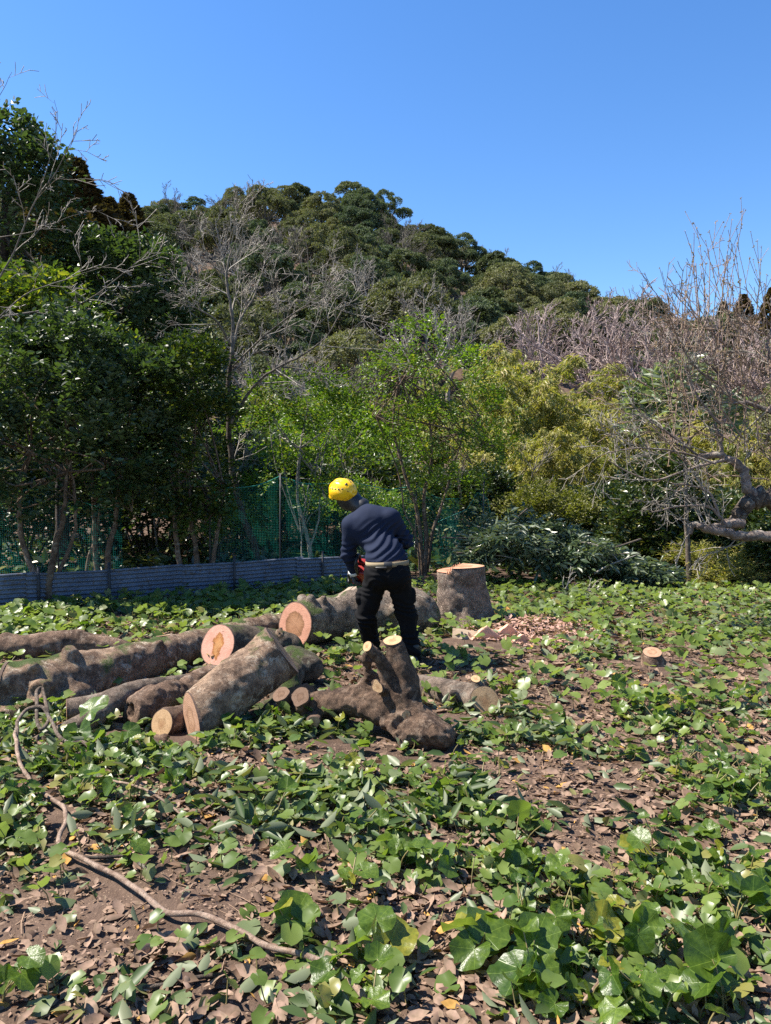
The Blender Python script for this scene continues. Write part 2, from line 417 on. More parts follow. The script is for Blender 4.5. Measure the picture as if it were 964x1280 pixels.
# ================================================================== terrain
RPX = np.array([-700, -200, 0, 75, 200, 330, 460, 520, 620, 750, 850, 964, 1250, 1800], float)
RPY = np.array([300, 235, 222, 222, 240, 216, 226, 250, 300, 352, 385, 390, 420, 470], float)
RX = (RPX - CX) / FPX * 130.0; RZ = 1.6 + 130.0 * (600 - RPY) / FPX - 8.5
def hill_z(x, y):
    return np.interp(x, RX, RZ) * np.interp(y, [22, 40, 60, 90, 130, 170, 260, 420], [0, .07, .2, .52, 1, 1.03, .75, .4])
def gz(x, y):
    x = np.asarray(x, float); y = np.asarray(y, float); P = np.stack([x, y, x * 0], -1)
    near = .030 * vnoise(P, .9, 1) + .014 * vnoise(P, 3.1, 2) + .006 * vnoise(P, 9.0, 3)
    far = .5 * vnoise(P, .12, 4) * sstep(14, 26, y)
    return near + far + hill_z(x, y) - .35 * sstep(10.8, 13, y) * sstep(1.5, 5, x)

M_SOIL = None
def soil():
    M = Mat('soil'); co = M.co('Object')
    n1 = M.noise(co, 1.3, 4, .6); n2 = M.noise(co, 9, 6, .7); n3 = M.noise(co, 60, 5, .7)
    c = M.mix(M.ramp(n1, [(.35, (0, 0, 0)), (.65, (1, 1, 1))]), (.085, .057, .042), (.15, .102, .076))
    c = M.mix(M.ramp(n2, [(.3, (0, 0, 0)), (.7, (1, 1, 1))]), M.mix(1., c, (.55, .52, .5), 'MULTIPLY'), c)
    v = M.n('TexVoronoi', {'Vector': co, 'Scale': 85.0}); sp = M.ramp(v.outputs['Distance'], [(.2, (1, 1, 1)), (.3, (0, 0, 0))])
    sp = M.math('MULTIPLY', sp, M.ramp(M.noise(co, 17, 3), [(.5, (0, 0, 0)), (.62, (1, 1, 1))]))
    c = M.mix(M.math('MULTIPLY', sp, .75), c, (.36, .25, .17))
    h = M.math('ADD', M.math('MULTIPLY', n2, 1.2), M.math('MULTIPLY', n3, .7))
    return M.done(M.prin(c, .95, .15, M.bump(h, 1.0, .014)))
M_SOIL = soil()
gx = np.concatenate([-np.geomspace(420, 13, 34), np.arange(-12, 12.01, .15), np.geomspace(13, 420, 34)])
gy = np.concatenate([np.arange(-30, -3, 3), np.arange(-3, 14.01, .13), np.linspace(14.6, 60, 40), np.linspace(63, 420, 60)])
XX, YY = np.meshgrid(gx, gy, indexing='ij'); ZZ = gz(XX, YY)
V = np.stack([XX, YY, ZZ], -1).reshape(-1, 3); nx, ny = XX.shape
i, j = np.meshgrid(np.arange(nx - 1), np.arange(ny - 1), indexing='ij'); a = (i * ny + j).ravel()
g = obj('ground', mk_mesh('ground', V, np.stack([a, a + ny, a + ny + 1, a + 1], -1), M_SOIL, True)); tag(g, kind='structure')

# ================================================================== leaf and wood materials
L_HILL = [leaf_mat('hill_leaf_a', (.050, .068, .034), (.160, .170, .088), .7, .15, .1, ow=.55),
          leaf_mat('hill_leaf_b', (.043, .066, .038), (.124, .150, .088), .7, .15, .1, ow=.55),
          leaf_mat('hill_leaf_c', (.072, .083, .045), (.200, .194, .106), .7, .18, .1, ow=.55)]
L_CONIF = leaf_mat('conifer_leaf', (.045, .036, .019), (.095, .065, .034), .8, .15, .1)
L_CAM = leaf_mat('glossy_dark_leaf', (.014, .032, .008), (.036, .066, .014), .45, .25, .35, under=(.06, .09, .04))
L_LEFT = leaf_mat('evergreen_leaf', (.018, .036, .009), (.060, .090, .014), .45, .25, .35, yellow=(.13, .14, .025), yfrac=.08)
L_GRN = leaf_mat('fresh_green_leaf', (.050, .095, .010), (.125, .185, .024), .42, .4, .4, yellow=(.20, .20, .04), yfrac=.08)
L_BAM = leaf_mat('bamboo_leaf', (.090, .115, .024), (.34, .30, .095), .5, .35, .35, yellow=(.34, .27, .10), yfrac=.2, ow=.6)
L_OLIVE = leaf_mat('olive_shrub_leaf', (.080, .090, .020), (.175, .165, .045), .5, .3, .35)
L_DARKSH = leaf_mat('dark_shrub_leaf', (.018, .032, .010), (.050, .075, .018), .35, .2, .5, yellow=(.15, .14, .04), yfrac=.1)
L_LOQ = leaf_mat('grey_green_leaf', (.085, .13, .062), (.17, .22, .12), .35, .25, .5, under=(.24, .26, .18))
L_BRUSH = leaf_mat('cut_branch_leaf', (.030, .056, .024), (.090, .120, .062), .33, .15, .5, under=(.20, .23, .16))
L_BUD = leaf_mat('tan_bud', (.22, .15, .08), (.34, .25, .15), .7, .2, .2)
W_GREY = bark_mat('grey_bark', (.09, .08, .068), (.20, .18, .155), lich=.3, scale=.6, bump=.3)
W_PALE = bark_mat('pale_twig_bark', (.19, .175, .155), (.36, .335, .30), lich=.2, scale=.6, bump=.2)
W_DARK = bark_mat('dark_bark', (.03, .024, .02), (.085, .068, .055), lich=.25, scale=.8, bump=.5)
W_TAN = bark_mat('tan_stem_bark', (.085, .058, .04), (.22, .155, .11), lich=.35, scale=1.2, bump=.5)
W_RED = bark_mat('tan_twig_bark', (.18, .125, .095), (.36, .27, .205), lich=.2, scale=.8, bump=.3)
W_PINK = bark_mat('mauve_twig_bark', (.27, .20, .19), (.43, .355, .34), lich=.1, scale=.4, bump=.1)
W_MID = bark_mat('brown_bark', (.07, .055, .044), (.16, .13, .105), lich=.4, scale=1.0, bump=.6)

# ================================================================== woods on the hill
def hill_evergreen(seed, mat, w=4.0, h=8.5):
    rng = np.random.default_rng(seed); root = thing('evergreen_tree', 'x', 'tree')
    T = Tubes(); blobs = []
    nb = rng.integers(22, 30)
    T.add(smooth_path([(0, 0, -1), (.1, 0, h * .25), (rng.uniform(-.3, .3), rng.uniform(-.3, .3), h * .55)], 3), np.linspace(.26, .14, 7), 6)
    for k in range(nb):
        a = k * 2.4 + rng.uniform(-.4, .4); f = math.sqrt((k + .5) / nb); rr = f * w * .74
        c = np.array([math.cos(a) * rr, math.sin(a) * rr, h * (.82 - .40 * f * f) + rng.uniform(-.4, .4)])
        c[:2] += rng.normal(0, .35, 2); s = w * rng.uniform(.14, .36); blobs.append((c, (s * rng.uniform(.85, 1.2), s, s * rng.uniform(.55, .85))))
        T.add(smooth_path([(0, 0, h * rng.uniform(.2, .42)), c * np.array([.45, .45, .62]), c - np.array([0, 0, s * .4])], 3), np.linspace(.11, .03, 7), 4)
    P, O = blob_points(rng, blobs, 31000, .8, .3); kk = vnoise(P, 1.05, seed) + .6 * vnoise(P, 2.6, seed + 1) > -.16; P, O = P[kk], O[kk]; n = len(P)
    d = norm(O * .3 + rand_dirs(rng, n)); nn = norm(O + rng.normal(0, .55, (n, 3)))
    # light and dark clumps belong to single blobs of the crown
    obj('crown', leaf_mesh('crown', P, d, nn, rng.uniform(.5, 1, n) ** 2 * .33, T_DIA, mat), root)
    T.build('trunk', W_GREY, root); return root
def hill_bare(seed, mat, h=8.0, name='bare_tree'):
    rng = np.random.default_rng(seed); root = thing(name, 'x', 'tree'); T = Tubes(); B = Tubes()
    PR = dict(wob=.13, up=.05, nch=[5, 5, 4], ang=(20, 50), lr=.52, rr=.55, seg=.6, tip=.016, t0=.2)
    T.add([(0, 0, -1), (.05, 0, h * .2), (.1, .1, h * .4)], [.2, .17, .13], 6)
    for k in range(7):
        a = k * 2.4; grow(B, rng, (.08, .05, h * rng.uniform(.15, .4)), (math.cos(a) * .6, math.sin(a) * .6, 1), h * rng.uniform(.5, .62), .085, 3, PR)
    B.build('crown', mat, root); T.build('trunk', mat, root); return root
def hill_conifer(seed):
    rng = np.random.default_rng(seed); root = thing('conifer_tree', 'x', 'tree'); T = Tubes()
    T.add([(0, 0, -1), (0, 0, 6), (0, 0, 11)], [.3, .2, .04], 6); T.build('trunk', W_MID, root)
    n = 9000; z = rng.uniform(.12, 1, n) ** .8; a = rng.uniform(0, 6.28, n); lay = np.abs(np.sin(z * 26 + np.sin(a * 3) * 1.2))
    rr = (1.0 - z) * 6.2 * (.45 + .4 * lay + .45 * vnoise(np.stack([a * 1.6, z * 13, a * 0], -1), 1.0, 3)) * rng.uniform(.5, 1, n) ** .5 + .1
    P = np.stack([np.cos(a) * rr, np.sin(a) * rr, z * 11.4 - rr * .12], -1); o = norm(np.stack([np.cos(a), np.sin(a), a * 0 + .25], -1))
    obj('crown', leaf_mesh('crown', P, norm(o + rng.normal(0, .4, (n, 3))), norm(rng.normal(0, .5, (n, 3)) + [0, 0, 1]), rng.uniform(.2, .42, n), T_DIA, L_CONIF), root)
    return root

rng = np.random.default_rng(5)
EV = [hill_evergreen(10 + k, L_HILL[k % 3], 4.0 + .3 * (k % 3), 8.2 + .5 * (k % 2)) for k in range(6)]
BA = [hill_bare(30 + k, W_GREY if k else W_PALE) for k in range(2)]
BP = [hill_bare(40 + k, W_PINK) for k in range(2)]
CO = [hill_conifer(50)]
used = set()
def put(proto, x, y, s, rz, label, group, sz=None, sink=.3):
    if proto.name in used: o = copy_tree(proto)
    else: o = proto; used.add(proto.name)
    o.location = (float(x), float(y), float(gz(x, y)) - sink); o.scale = (s, s, s * (sz or 1)); o.rotation_euler = (0, 0, rz)
    o['label'] = label; o['group'] = group; return o
LAB_EV = ['rounded olive green evergreen tree in the wood on the hillside', 'rounded deep green evergreen tree in the wood on the hillside',
          'rounded yellowish olive evergreen tree in the wood on the hillside']
cells = []; y = 50.0
while y < 141:
    hw = y * .56 + 6; nxc = int(2 * hw / 5.65)
    for k in range(nxc): cells.append((-hw + (k + .5) * 2 * hw / nxc + rng.uniform(-1.7, 1.7), y + rng.uniform(-1.8, 1.8)))
    y += 5.6
nb = 0
for (x, y) in cells:
    pxx = CX + FPX * x / y
    if pxx > 660 and y < 68: continue
    u = rng.uniform()
    if u < .11:
        p = BA[rng.integers(2)]; put(p, x, y, rng.uniform(.85, 1.1), rng.uniform(0, 6.28), 'leafless pale grey tree among the evergreens on the hillside', 'bare trees in the hillside wood')
    else:
        k = rng.integers(6); s = rng.uniform(.52, 1.0) * (1.12 if y < 62 else 1)
        put(EV[k], x, y, s, rng.uniform(0, 6.28), LAB_EV[k % 3].replace('rounded', 'small rounded' if s < .7 else ('broad rounded' if s > .95 else 'rounded')).replace('in the wood on the hillside', 'at the lower edge of the hillside wood' if y < 62 else ('on the crest of the wooded hill' if y > 122 else ('low on the wooded hillside' if y < 85 else 'high on the wooded hillside'))), 'evergreens of the hillside wood', rng.uniform(.85, 1.1))
rng = np.random.default_rng(63)
for (px, d, s) in ((100, 62, 2.0), (141, 75, 1.5), (166, 80, 1.45), (66, 66, 1.8)):
    x = (px - CX) / FPX * d; put(CO[0], x, d, s, rng.uniform(0, 6), 'dark brownish conical conifer rising above the left of the ridge', 'conifers on the ridge', .76)
for (px, d, s) in ((925, 92, 1.0), (960, 88, 1.1), (900, 100, .9), (990, 95, 1.1)):
    x = (px - CX) / FPX * d; put(CO[0], x, d, s * .95, rng.uniform(0, 6), 'brownish conifer low on the ridge behind the gnarled tree', 'conifers behind the gnarled tree')
for (px, d, s) in ((650, 52, .95), (690, 50, 1.05), (735, 47, 1.1), (775, 45, 1.1), (815, 43, 1.1), (850, 45, 1.05), (890, 42, 1.05), (935, 42, 1.0), (975, 40, 1.0)):
    x = (px - CX) / FPX * d; put(BP[rng.integers(2)], x, d, s, rng.uniform(0, 6), 'leafless mauve twigged tree standing behind the bamboo', 'mauve bare trees behind the bamboo')
for (px, d, s) in ((225, 36, .82), (330, 33, .72), (385, 31, .66), (440, 30, .6)):
    x = (px - CX) / FPX * d; put(BA[rng.integers(2)], x, d, s, rng.uniform(0, 6), 'leafless grey tree growing between the net fence and the hill', 'bare trees at the foot of the hill')
for (px, d, s, k) in ((250, 40, .72, 1), (160, 34, .75, 0), (60, 30, .8, 1), (480, 44, .6, 2), (-20, 28, .8, 0), (330, 44, .62, 0), (1010, 34, .7, 2), (600, 46, .55, 0)):
    x = (px - CX) / FPX * d; put(EV[k], x, d, s, rng.uniform(0, 6), LAB_EV[k].replace('in the wood on the hillside', 'at the foot of the hill'), 'evergreens at the foot of the hill')

# ================================================================== bamboo grove
def bamboo(seed, h=6.0):
    rng = np.random.default_rng(seed); root = thing('bamboo', 'x', 'bamboo'); T = Tubes(); P = []; D = []
    for c in range(4):
        a = rng.uniform(0, 6.28); lean = rng.uniform(.12, .5); hh = h * rng.uniform(.7, 1.06); b = rng.normal(0, .35, 2)
        t = np.linspace(0, 1, 12); bend = lean * t ** 2.6 * hh
        pts = np.stack([b[0] + np.cos(a) * bend, b[1] + np.sin(a) * bend, t * hh * (1 - .3 * lean * t ** 3)], -1)
        T.add(pts, np.linspace(.028, .005, 12), 5)
        for k in range(40):
            f = rng.uniform(.15, 1) ** .75 * 10.99; i = int(f); q = pts[i] + (pts[i + 1] - pts[i]) * (f - i)
            aa = rng.uniform(0, 6.28); L = rng.uniform(.35, .95) * (1.1 - .6 * f / 11); dd = norm([math.cos(aa), math.sin(aa), rng.uniform(.25, .9)])
            tt = np.linspace(0, 1, 5)[:, None]; cur = q + dd * L * tt + np.array([0, 0, -.42 * L]) * tt ** 2.2; T.add(cur, [.006, .005, .004, .003, .002], 3)
            m = 34; u = rng.uniform(.3, 1.0, m) * 3.99; ii = u.astype(int); pp = cur[ii] + (cur[ii + 1] - cur[ii]) * (u - ii)[:, None] + rng.normal(0, .055, (m, 3))
            tg = norm(cur[ii + 1] - cur[ii]); P.append(pp); D.append(norm(tg * .8 + rng.normal(0, .4, (m, 3)) + [0, 0, -.45]))
    P = np.concatenate(P); D = np.concatenate(D); n = len(P)
    obj('foliage', leaf_mesh('foliage', P, D, norm(rng.normal(0, .6, (n, 3)) + [0, 0, 1]), rng.uniform(.11, .22, n), T_BAM, L_BAM, width=1.5), root)
    T.build('culm', plain('bamboo_culm', (.20, .20, .06), .5), root); return root
rng = np.random.default_rng(64)
BM = [bamboo(60 + k, 5.4 + .4 * k) for k in range(3)]
def px_x(px, d): return (px - CX) / FPX * d
k = 0
for (px, d, top) in ((575, 21, 412), (610, 22, 405), (645, 22, 420), (590, 19.5, 450), (640, 19, 455), (680, 21, 432), (700, 19, 450), (735, 19, 455), (770, 20, 470),
                     (625, 17.5, 495), (665, 17.5, 500), (720, 17, 490), (765, 18, 495), (800, 19, 490), (690, 16.5, 545), (640, 16.5, 560), (745, 17, 545), 
                     (660, 25, 425), (700, 25, 432), (740, 25, 440), (780, 25, 450), (820, 24, 455), (620, 26, 412), (715, 22, 445), (755, 22, 455), (790, 22, 470), (690, 23, 436), (840, 19, 460), (880, 18, 455), (930, 18, 465), (975, 18, 465), (860, 16, 520), (910, 15.5, 520), (960, 15.5, 510)):
    z = 1.6 + d * (600 - top) / FPX; b = BM[k % 3]; k += 1
    put(b, px_x(px, d), d, max(.55, z / 5.9), rng.uniform(0, 6.28), ('short feathery bamboo clump at the front of the grove behind the olive shrub' if d < 18 else ('tall feathery bamboo clump at the back of the grove below the mauve trees' if d > 21.5 else ('feathery yellow green bamboo clump behind the bright green slender tree' if px < 600 else 'feathery yellow green bamboo clump in the middle of the grove'))) if px < 820 else 'feathery olive bamboo clump behind the gnarled bare tree',
        'bamboo in the grove' if px < 820 else 'bamboo behind the gnarled tree', sink=.1)

# ================================================================== shrubs
def gaps(P, O, base, seed):
    k = vnoise(P + base, 2.6, seed % 13) + .5 * vnoise(P + base, 6.0, seed % 7) > (-.2 if 80 <= seed <= 82 else -.32)
    return P[k], O[k]
def shrub(seed, mat, w, h, n_tw, leaf, name='shrub', tmpl=T_ELL, per=9, wood=W_MID, lift=.25, length=.28):
    rng = np.random.default_rng(seed); root = thing(name, 'x', 'shrub'); T = Tubes(); blobs = []
    for k in range(8):
        a = k * 2.4; f = math.sqrt((k + .3) / 8); c = np.array([math.cos(a) * f * w * .6, math.sin(a) * f * w * .6, h * (lift + (.72 - lift) * rng.uniform(.35, 1) * (1.1 - .4 * f))])
        s = w * rng.uniform(.3, .46); blobs.append((c, (s, s, min(s, h * .4))))
        T.add(smooth_path([(c[0] * .1, c[1] * .1, -.1), c * np.array([.5, .5, .6]), c], 3), np.linspace(.025, .008, 7), 4)
    P, O = blob_points(rng, blobs, n_tw, .7, .25); P, O = gaps(P, O, np.zeros(3), seed); p, d, nn = sprays(rng, P, O, per, length)
    obj('foliage', leaf_mesh('foliage', p, d, nn, rng.uniform(.7, 1.25, len(p)) * leaf, tmpl, mat), root)
    T.build('stem', wood, root); return root
SH_D = shrub(70, L_DARKSH, 1.3, 1.9, 900, .085); SH_O = shrub(71, L_OLIVE, 1.2, 1.7, 1000, .06); SH_G = shrub(72, L_GRN, 1.2, 2.0, 900, .06)
SH_B = shrub(73, L_BAM, .9, 1.1, 900, .10, 'dwarf_bamboo', T_BAM, lift=.1)
rs = np.random.default_rng(8)
def put_px(p, px, py_base, d, s, label, group, sz=None):
    o = put(p, px_x(px, d), d, s, rs.uniform(0, 6.28), label, group, sz, .05); return o
put_px(SH_O, 672, 0, 14.2, 1.0, 'olive yellow shrub standing behind the heap of cut branches', 'olive shrub behind the heap', 1.05)
put_px(SH_B, 893, 0, 12.0, .95, 'low yellowish dwarf bamboo tuft at the edge of the clearing below the gnarled tree', 'dwarf bamboo tuft', .8)
for (px, d, s) in ((800, 13.5, .9), (840, 14.5, 1.0), (870, 13.5, .85), (920, 14, 1.0), (965, 13.5, 1.0), (945, 12.3, .62), (780, 15.5, 1.1), (735, 15.5, 1.0), (1000, 12, .8), (760, 13.6, .6)):
    put_px(SH_D, px, 0, d, s, 'dark glossy shrub in the shade below the gnarled tree', 'dark shrubs below the gnarled tree')
for (px, d, s) in ((30, 14, 1.1), (110, 15, 1.2), (190, 15.5, 1.2), (265, 15, 1.1), (340, 16, 1.2), (410, 16.5, 1.1), (470, 17, 1.25), (560, 15.5, 1.05), (610, 15.5, 1.1), (-40, 13, 1.1), (150, 18, 1.5), (300, 19, 1.6), (230, 21, 1.7), (60, 19, 1.7)):
    put_px(SH_D, px, 0, d, s, 'dark undergrowth shrub behind the corrugated fence', 'undergrowth behind the fence')
for (px, d, s) in ((330, 14.2, .95), (445, 14.5, .9), (385, 18, 1.4), (430, 20, 1.7), (300, 22, 1.8), (350, 21, 1.8), (480, 22, 1.8), (400, 24, 2.2), (315, 17, 1.25), (275, 13.3, .7)):
    put_px(SH_G, px, 0, d, s, 'fresh green shrub behind the corrugated fence and net', 'green shrubs behind the fence')
for (px, d, s) in ((440, 26, 2.1), (390, 27, 2.2), (500, 26, 2.1), (340, 28, 2.2)):
    put_px(SH_O, px, 0, d, s, 'tall olive brown shrub below the hill beyond the net', 'olive shrubs beyond the net')

# ================================================================== evergreens on the left, garden trees
def stem_tree(seed, name, label, mat, base, stems, blobs, n_tw, leaf, wood, group=None, tmpl=T_ELL, per=11, length=.3, limbs=True):
    """stems: list of (list of world points, r0, r1); blobs: world (centre, radii)"""
    rng = np.random.default_rng(seed); base = np.array(base, float); root = thing(name, label, 'tree', base, group)
    T = Tubes()
    for pts, r0, r1 in stems:
        p = smooth_path(np.array(pts) - base, 5); p[1:-1] += rng.normal(0, r1 * .35, (len(p) - 2, 3)); T.add(p, np.linspace(r0, r1, len(p)), 7)
        if limbs:
            e = p[-1]
            for c, s in blobs:
                c = np.array(c) - base
                if np.linalg.norm(c - e) < 2.2: T.add(smooth_path([e, (e + c) / 2 + rng.normal(0, .1, 3), c], 3), np.linspace(r1 * .9, .008, 7), 5)
    T.build('trunk', wood, root)
    bl = [(np.array(c) - base, s) for c, s in blobs]
    P, O = blob_points(rng, bl, n_tw, .75, .25); P, O = gaps(P, O, base, seed); p, d, nn = sprays(rng, P, O, per, length)
    obj('crown', leaf_mesh('crown', p, d, nn, rng.uniform(.7, 1.25, len(p)) * leaf, tmpl, mat), root); return root
def B(px, py, d, rpx, ry=None, rz=None):
    s = d / FPX; return (at(px, py, d), (rpx * s, (ry or rpx) * s, (rz or rpx) * s))
def S(d, pl, r0, r1): return ([at(x, y, d + (q if False else 0)) for x, y in pl], r0, r1)
def base_at(px, d): p = np.array([px_x(px, d), d, 0.]); p[2] = gz(p[0], p[1]); return p
d = 9.7
stem_tree(80, 'camellia_tree', 'dark glossy leaved tree with three reddish stems at the left end of the corrugated fence', L_CAM, base_at(58, d),
          [S(d, [(58, 765), (45, 720), (28, 680), (25, 620), (40, 560)], .05, .018), S(d, [(58, 765), (66, 700), (78, 650), (84, 590)], .055, .02), S(d + .15, [(60, 762), (72, 720), (95, 660), (90, 600)], .035, .015)],
          [B(30, 560, d, 55), B(90, 520, d, 60), B(20, 480, d, 55), B(75, 450, d, 50), B(120, 575, d - .2, 48), B(-30, 530, d, 55), B(50, 610, d, 40), B(10, 640, d, 34), B(95, 625, d, 36), B(0, 590, d, 40)], 1500, .085, W_TAN)
d = 10.4
stem_tree(81, 'camellia_tree', 'dark glossy leaved tree with paired straight stems in the middle of the dark group', L_CAM, base_at(132, d),
          [S(d, [(128, 760), (120, 700), (118, 640), (112, 570)], .05, .02), S(d, [(132, 760), (136, 690), (146, 640), (150, 560)], .05, .02), S(d + .2, [(126, 755), (108, 715), (122, 660), (128, 600)], .03, .014)],
          [B(130, 545, d, 60), B(165, 500, d, 55), B(110, 480, d, 55), B(150, 590, d, 48), B(180, 570, d, 40), B(120, 625, d, 34), B(165, 640, d, 34), B(185, 610, d, 30)], 1250, .085, W_TAN)
d = 10.9
stem_tree(82, 'camellia_tree', 'green topped tree with forked lichened stems in front of the blue fence', L_LEFT, base_at(240, d),
          [S(d, [(240, 748), (228, 715), (220, 670), (218, 610), (215, 560)], .05, .02), S(d, [(240, 748), (246, 700), (240, 655), (236, 590)], .05, .02), S(d, [(241, 745), (262, 715), (272, 670), (280, 610)], .045, .018)],
          [B(225, 560, d, 48), B(245, 590, d, 42), B(230, 500, d, 48), B(256, 530, d, 34), B(205, 610, d, 38), B(240, 470, d, 36), B(258, 622, d, 26), B(225, 650, d, 26), B(255, 655, d, 22), B(195, 640, d, 24)], 1250, .075, W_TAN)
# tall evergreens behind them
def left_tree(seed, px, d, blobs, label, mat=L_LEFT, n=900, leaf=.11):
    b = base_at(px, d); stem_tree(seed, 'evergreen_tree', label, mat, b, [([b - [0, 0, .2], b + [.1, 0, 1.5], np.array(blobs[0][0]) - [0, 0, .4]], .14, .06)], blobs, n, leaf, W_DARK, per=11, length=.4)
d = 14.0
left_tree(83, -10, d, [B(5, 260, d, 62), B(-30, 215, d, 50), B(15, 200, d, 36), B(38, 230, d, 40), B(0, 180, d, 30), B(48, 270, d, 40), B(0, 340, d, 70), B(50, 320, d, 40), B(-20, 420, d, 70), B(45, 400, d, 50)], 'tall dark evergreen tree reaching into the sky at the left', L_CAM, 2100)
d = 15.5
left_tree(84, 140, d, [B(140, 370, d, 55), B(170, 420, d, 60), B(110, 420, d, 55), B(150, 470, d, 60), B(185, 350, d, 36), B(120, 340, d, 34), B(195, 480, d, 45)], 'broad dark evergreen tree with brown cedars showing above it', L_CAM, 1700)
d = 12.4
left_tree(85, 70, d, [B(60, 410, d, 50), B(20, 430, d, 55), B(95, 440, d, 45), B(60, 480, d, 60), B(130, 470, d, 38), B(0, 390, d, 40)], 'yellow tipped evergreen tree above the dark glossy leaved trees',
          leaf_mat('yellow_tip_leaf', (.035, .065, .012), (.095, .125, .02), .38, .35, .45, yellow=(.20, .20, .03), yfrac=.15), 1000, .10)
d = 17
left_tree(86, 215, d, [B(215, 400, d, 40), B(200, 440, d, 50), B(235, 470, d, 45), B(210, 520, d, 50), B(260, 540, d, 45)], 'shaded evergreen tree behind the forked stem tree', L_DARKSH, 900)
d = 12.6
stem_tree(87, 'slender_tree', 'bright green tree with several slender pale stems beside the red topped stump', L_GRN, base_at(530, d),
          [S(d, [(528, 722), (527, 690), (522, 640), (505, 590), (492, 530), (500, 470)], .045, .014), S(d, [(530, 722), (533, 670), (530, 620), (540, 560), (525, 430)], .05, .012),
           S(d + .1, [(533, 720), (540, 670), (556, 620), (580, 540)], .04, .012), S(d - .1, [(526, 722), (520, 670), (506, 640), (498, 590), (470, 520)], .02, .01)],
          [B(500, 480, d, 48, rz=30), B(560, 470, d, 50, rz=30), B(525, 430, d, 32, rz=24), B(465, 520, d, 38, rz=26), B(600, 520, d, 42, rz=28), B(540, 540, d, 55, rz=34), B(500, 575, d, 45, rz=30), B(590, 580, d, 42, rz=30), B(560, 620, d, 42, rz=28), B(620, 560, d, 28, rz=22), B(445, 490, d, 26, rz=18)],
          1150, .055, W_TAN, per=12, length=.3)
d = 12.2
stem_tree(88, 'slender_tree', 'small green tree with a whitish leaning trunk in front of the net', L_GRN, base_at(392, d),
          [S(d, [(390, 728), (389, 695), (380, 655), (372, 620), (375, 560)], .045, .015), S(d, [(389, 710), (378, 700), (377, 670)], .015, .01), S(d, [(386, 690), (398, 650), (400, 600)], .02, .01)],
          [B(375, 600, d, 36), B(400, 560, d, 38), B(350, 545, d, 40), B(385, 510, d, 36), B(335, 510, d, 30), B(410, 630, d, 28), B(420, 520, d, 28)], 750, .06, W_PALE, per=10)
# loquat like branches
d = 11.6
stem_tree(89, 'loquat_tree', 'small tree with big grey green leaves standing behind the gnarled bare tree', L_LOQ, base_at(858, d),
          [S(d, [(862, 735), (858, 640), (856, 560)], .045, .02)],
          [B(855, 495, d, 34), B(825, 510, d, 32), B(885, 525, d, 30), B(812, 540, d, 20), B(905, 520, d, 18)], 210, .20, W_MID, tmpl=T_LANCE, per=7, length=.2)
d = 13
stem_tree(90, 'evergreen_tree', 'mid green bushy tree below the grey green leaved tree', L_DARKSH, base_at(830, d),
          [S(d, [(832, 740), (830, 690), (826, 640)], .05, .02)], [B(825, 620, d, 42), B(850, 650, d, 40), B(800, 660, d, 36), B(830, 690, d, 40)], 700, .085, W_DARK)

b_ = np.array([-4.9, 2.05, 0.]); b_[2] = gz(b_[0], b_[1])
stem_tree(94, 'camellia_tree', 'small tree beside the clearing whose shade falls on the foreground', L_CAM, b_, [([b_ - [0, 0, .1], b_ + [.05, 0, 1.6], b_ + [0, .05, 3.0]], .07, .035)],
          [(b_ + [0, 0, 3.9], (.6, .6, .45)), (b_ + [.5, -.1, 3.6], (.45, .5, .35)), (b_ + [-.4, .2, 3.5], (.5, .5, .4)), (b_ + [.1, .5, 3.4], (.4, .4, .35))], 420, .085, W_TAN)
# ================================================================== bare trees built limb by limb
LS = 1.0
def limb(T, rng, pts, r0, r1, nch, L, depth, PR, tw=None, r_child=None, t0=.25, dirfn=None):
    r0 *= LS; r1 *= LS; r_child = (r_child or .03) * .75; p = smooth_path(pts, 5); n = len(p); p[1:-1] += rng.normal(0, r0 * .18, (n - 2, 3)); rad = np.linspace(r0, r1, n)
    T.add(p, rad, 9 if r0 > .05 else 6); tw = tw or T
    for k in range(nch):
        f = (t0 + (1 - t0) * (k + rng.uniform(.1, .9)) / nch) * (n - 1); i = min(int(f), n - 2); q = p[i]
        t = norm(p[i + 1] - p[i]); perp = norm(np.cross(t, rng.normal(0, 1, 3))); a = R(rng.uniform(30, 65))
        dd = t * math.cos(a) + perp * math.sin(a)
        if dirfn is not None: dd = dirfn(dd)
        grow(tw, rng, q, dd, L * rng.uniform(.6, 1.25), min(rad[i] * .6, r_child or .03), depth, PR)
def AT(l, d):
    return [at(x, y, d + (q[0] if q else 0)) for x, y, *q in l]
rb = np.random.default_rng(91); LS = .55
d = 11.75; b = base_at(322, d)
bt = thing('bare_tree', 'leafless pale limbed tree with a dark crooked trunk behind the fence', 'tree', (0, 0, 0))
T = Tubes(); TW = Tubes(); LB = Tubes()
PRW = dict(wob=.10, up=.012, nch=[4, 5, 4], ang=(25, 60), lr=.58, rr=.6, seg=.17, tip=.0034, t0=.12)
limb(T, rb, [b - [0, 0, .2]] + AT([(320, 690), (303, 645), (292, 595), (287, 540), (285, 490), (290, 440)], d), .105, .06, 3, .7, 2, PRW, TW, .02)
limb(LB, rb, AT([(290, 440), (291, 395), (283, 350), (288, 315), (286, 300)], d), .055, .012, 7, .85, 3, PRW, TW, .022)
limb(LB, rb, AT([(290, 440), (300, 400, .3), (318, 370, .5), (324, 345, .6)], d), .04, .012, 5, .75, 3, PRW, TW, .02)
limb(LB, rb, AT([(288, 430), (270, 400, -.3), (245, 385, -.5), (225, 365, -.6)], d), .035, .01, 5, .7, 3, PRW, TW, .02)
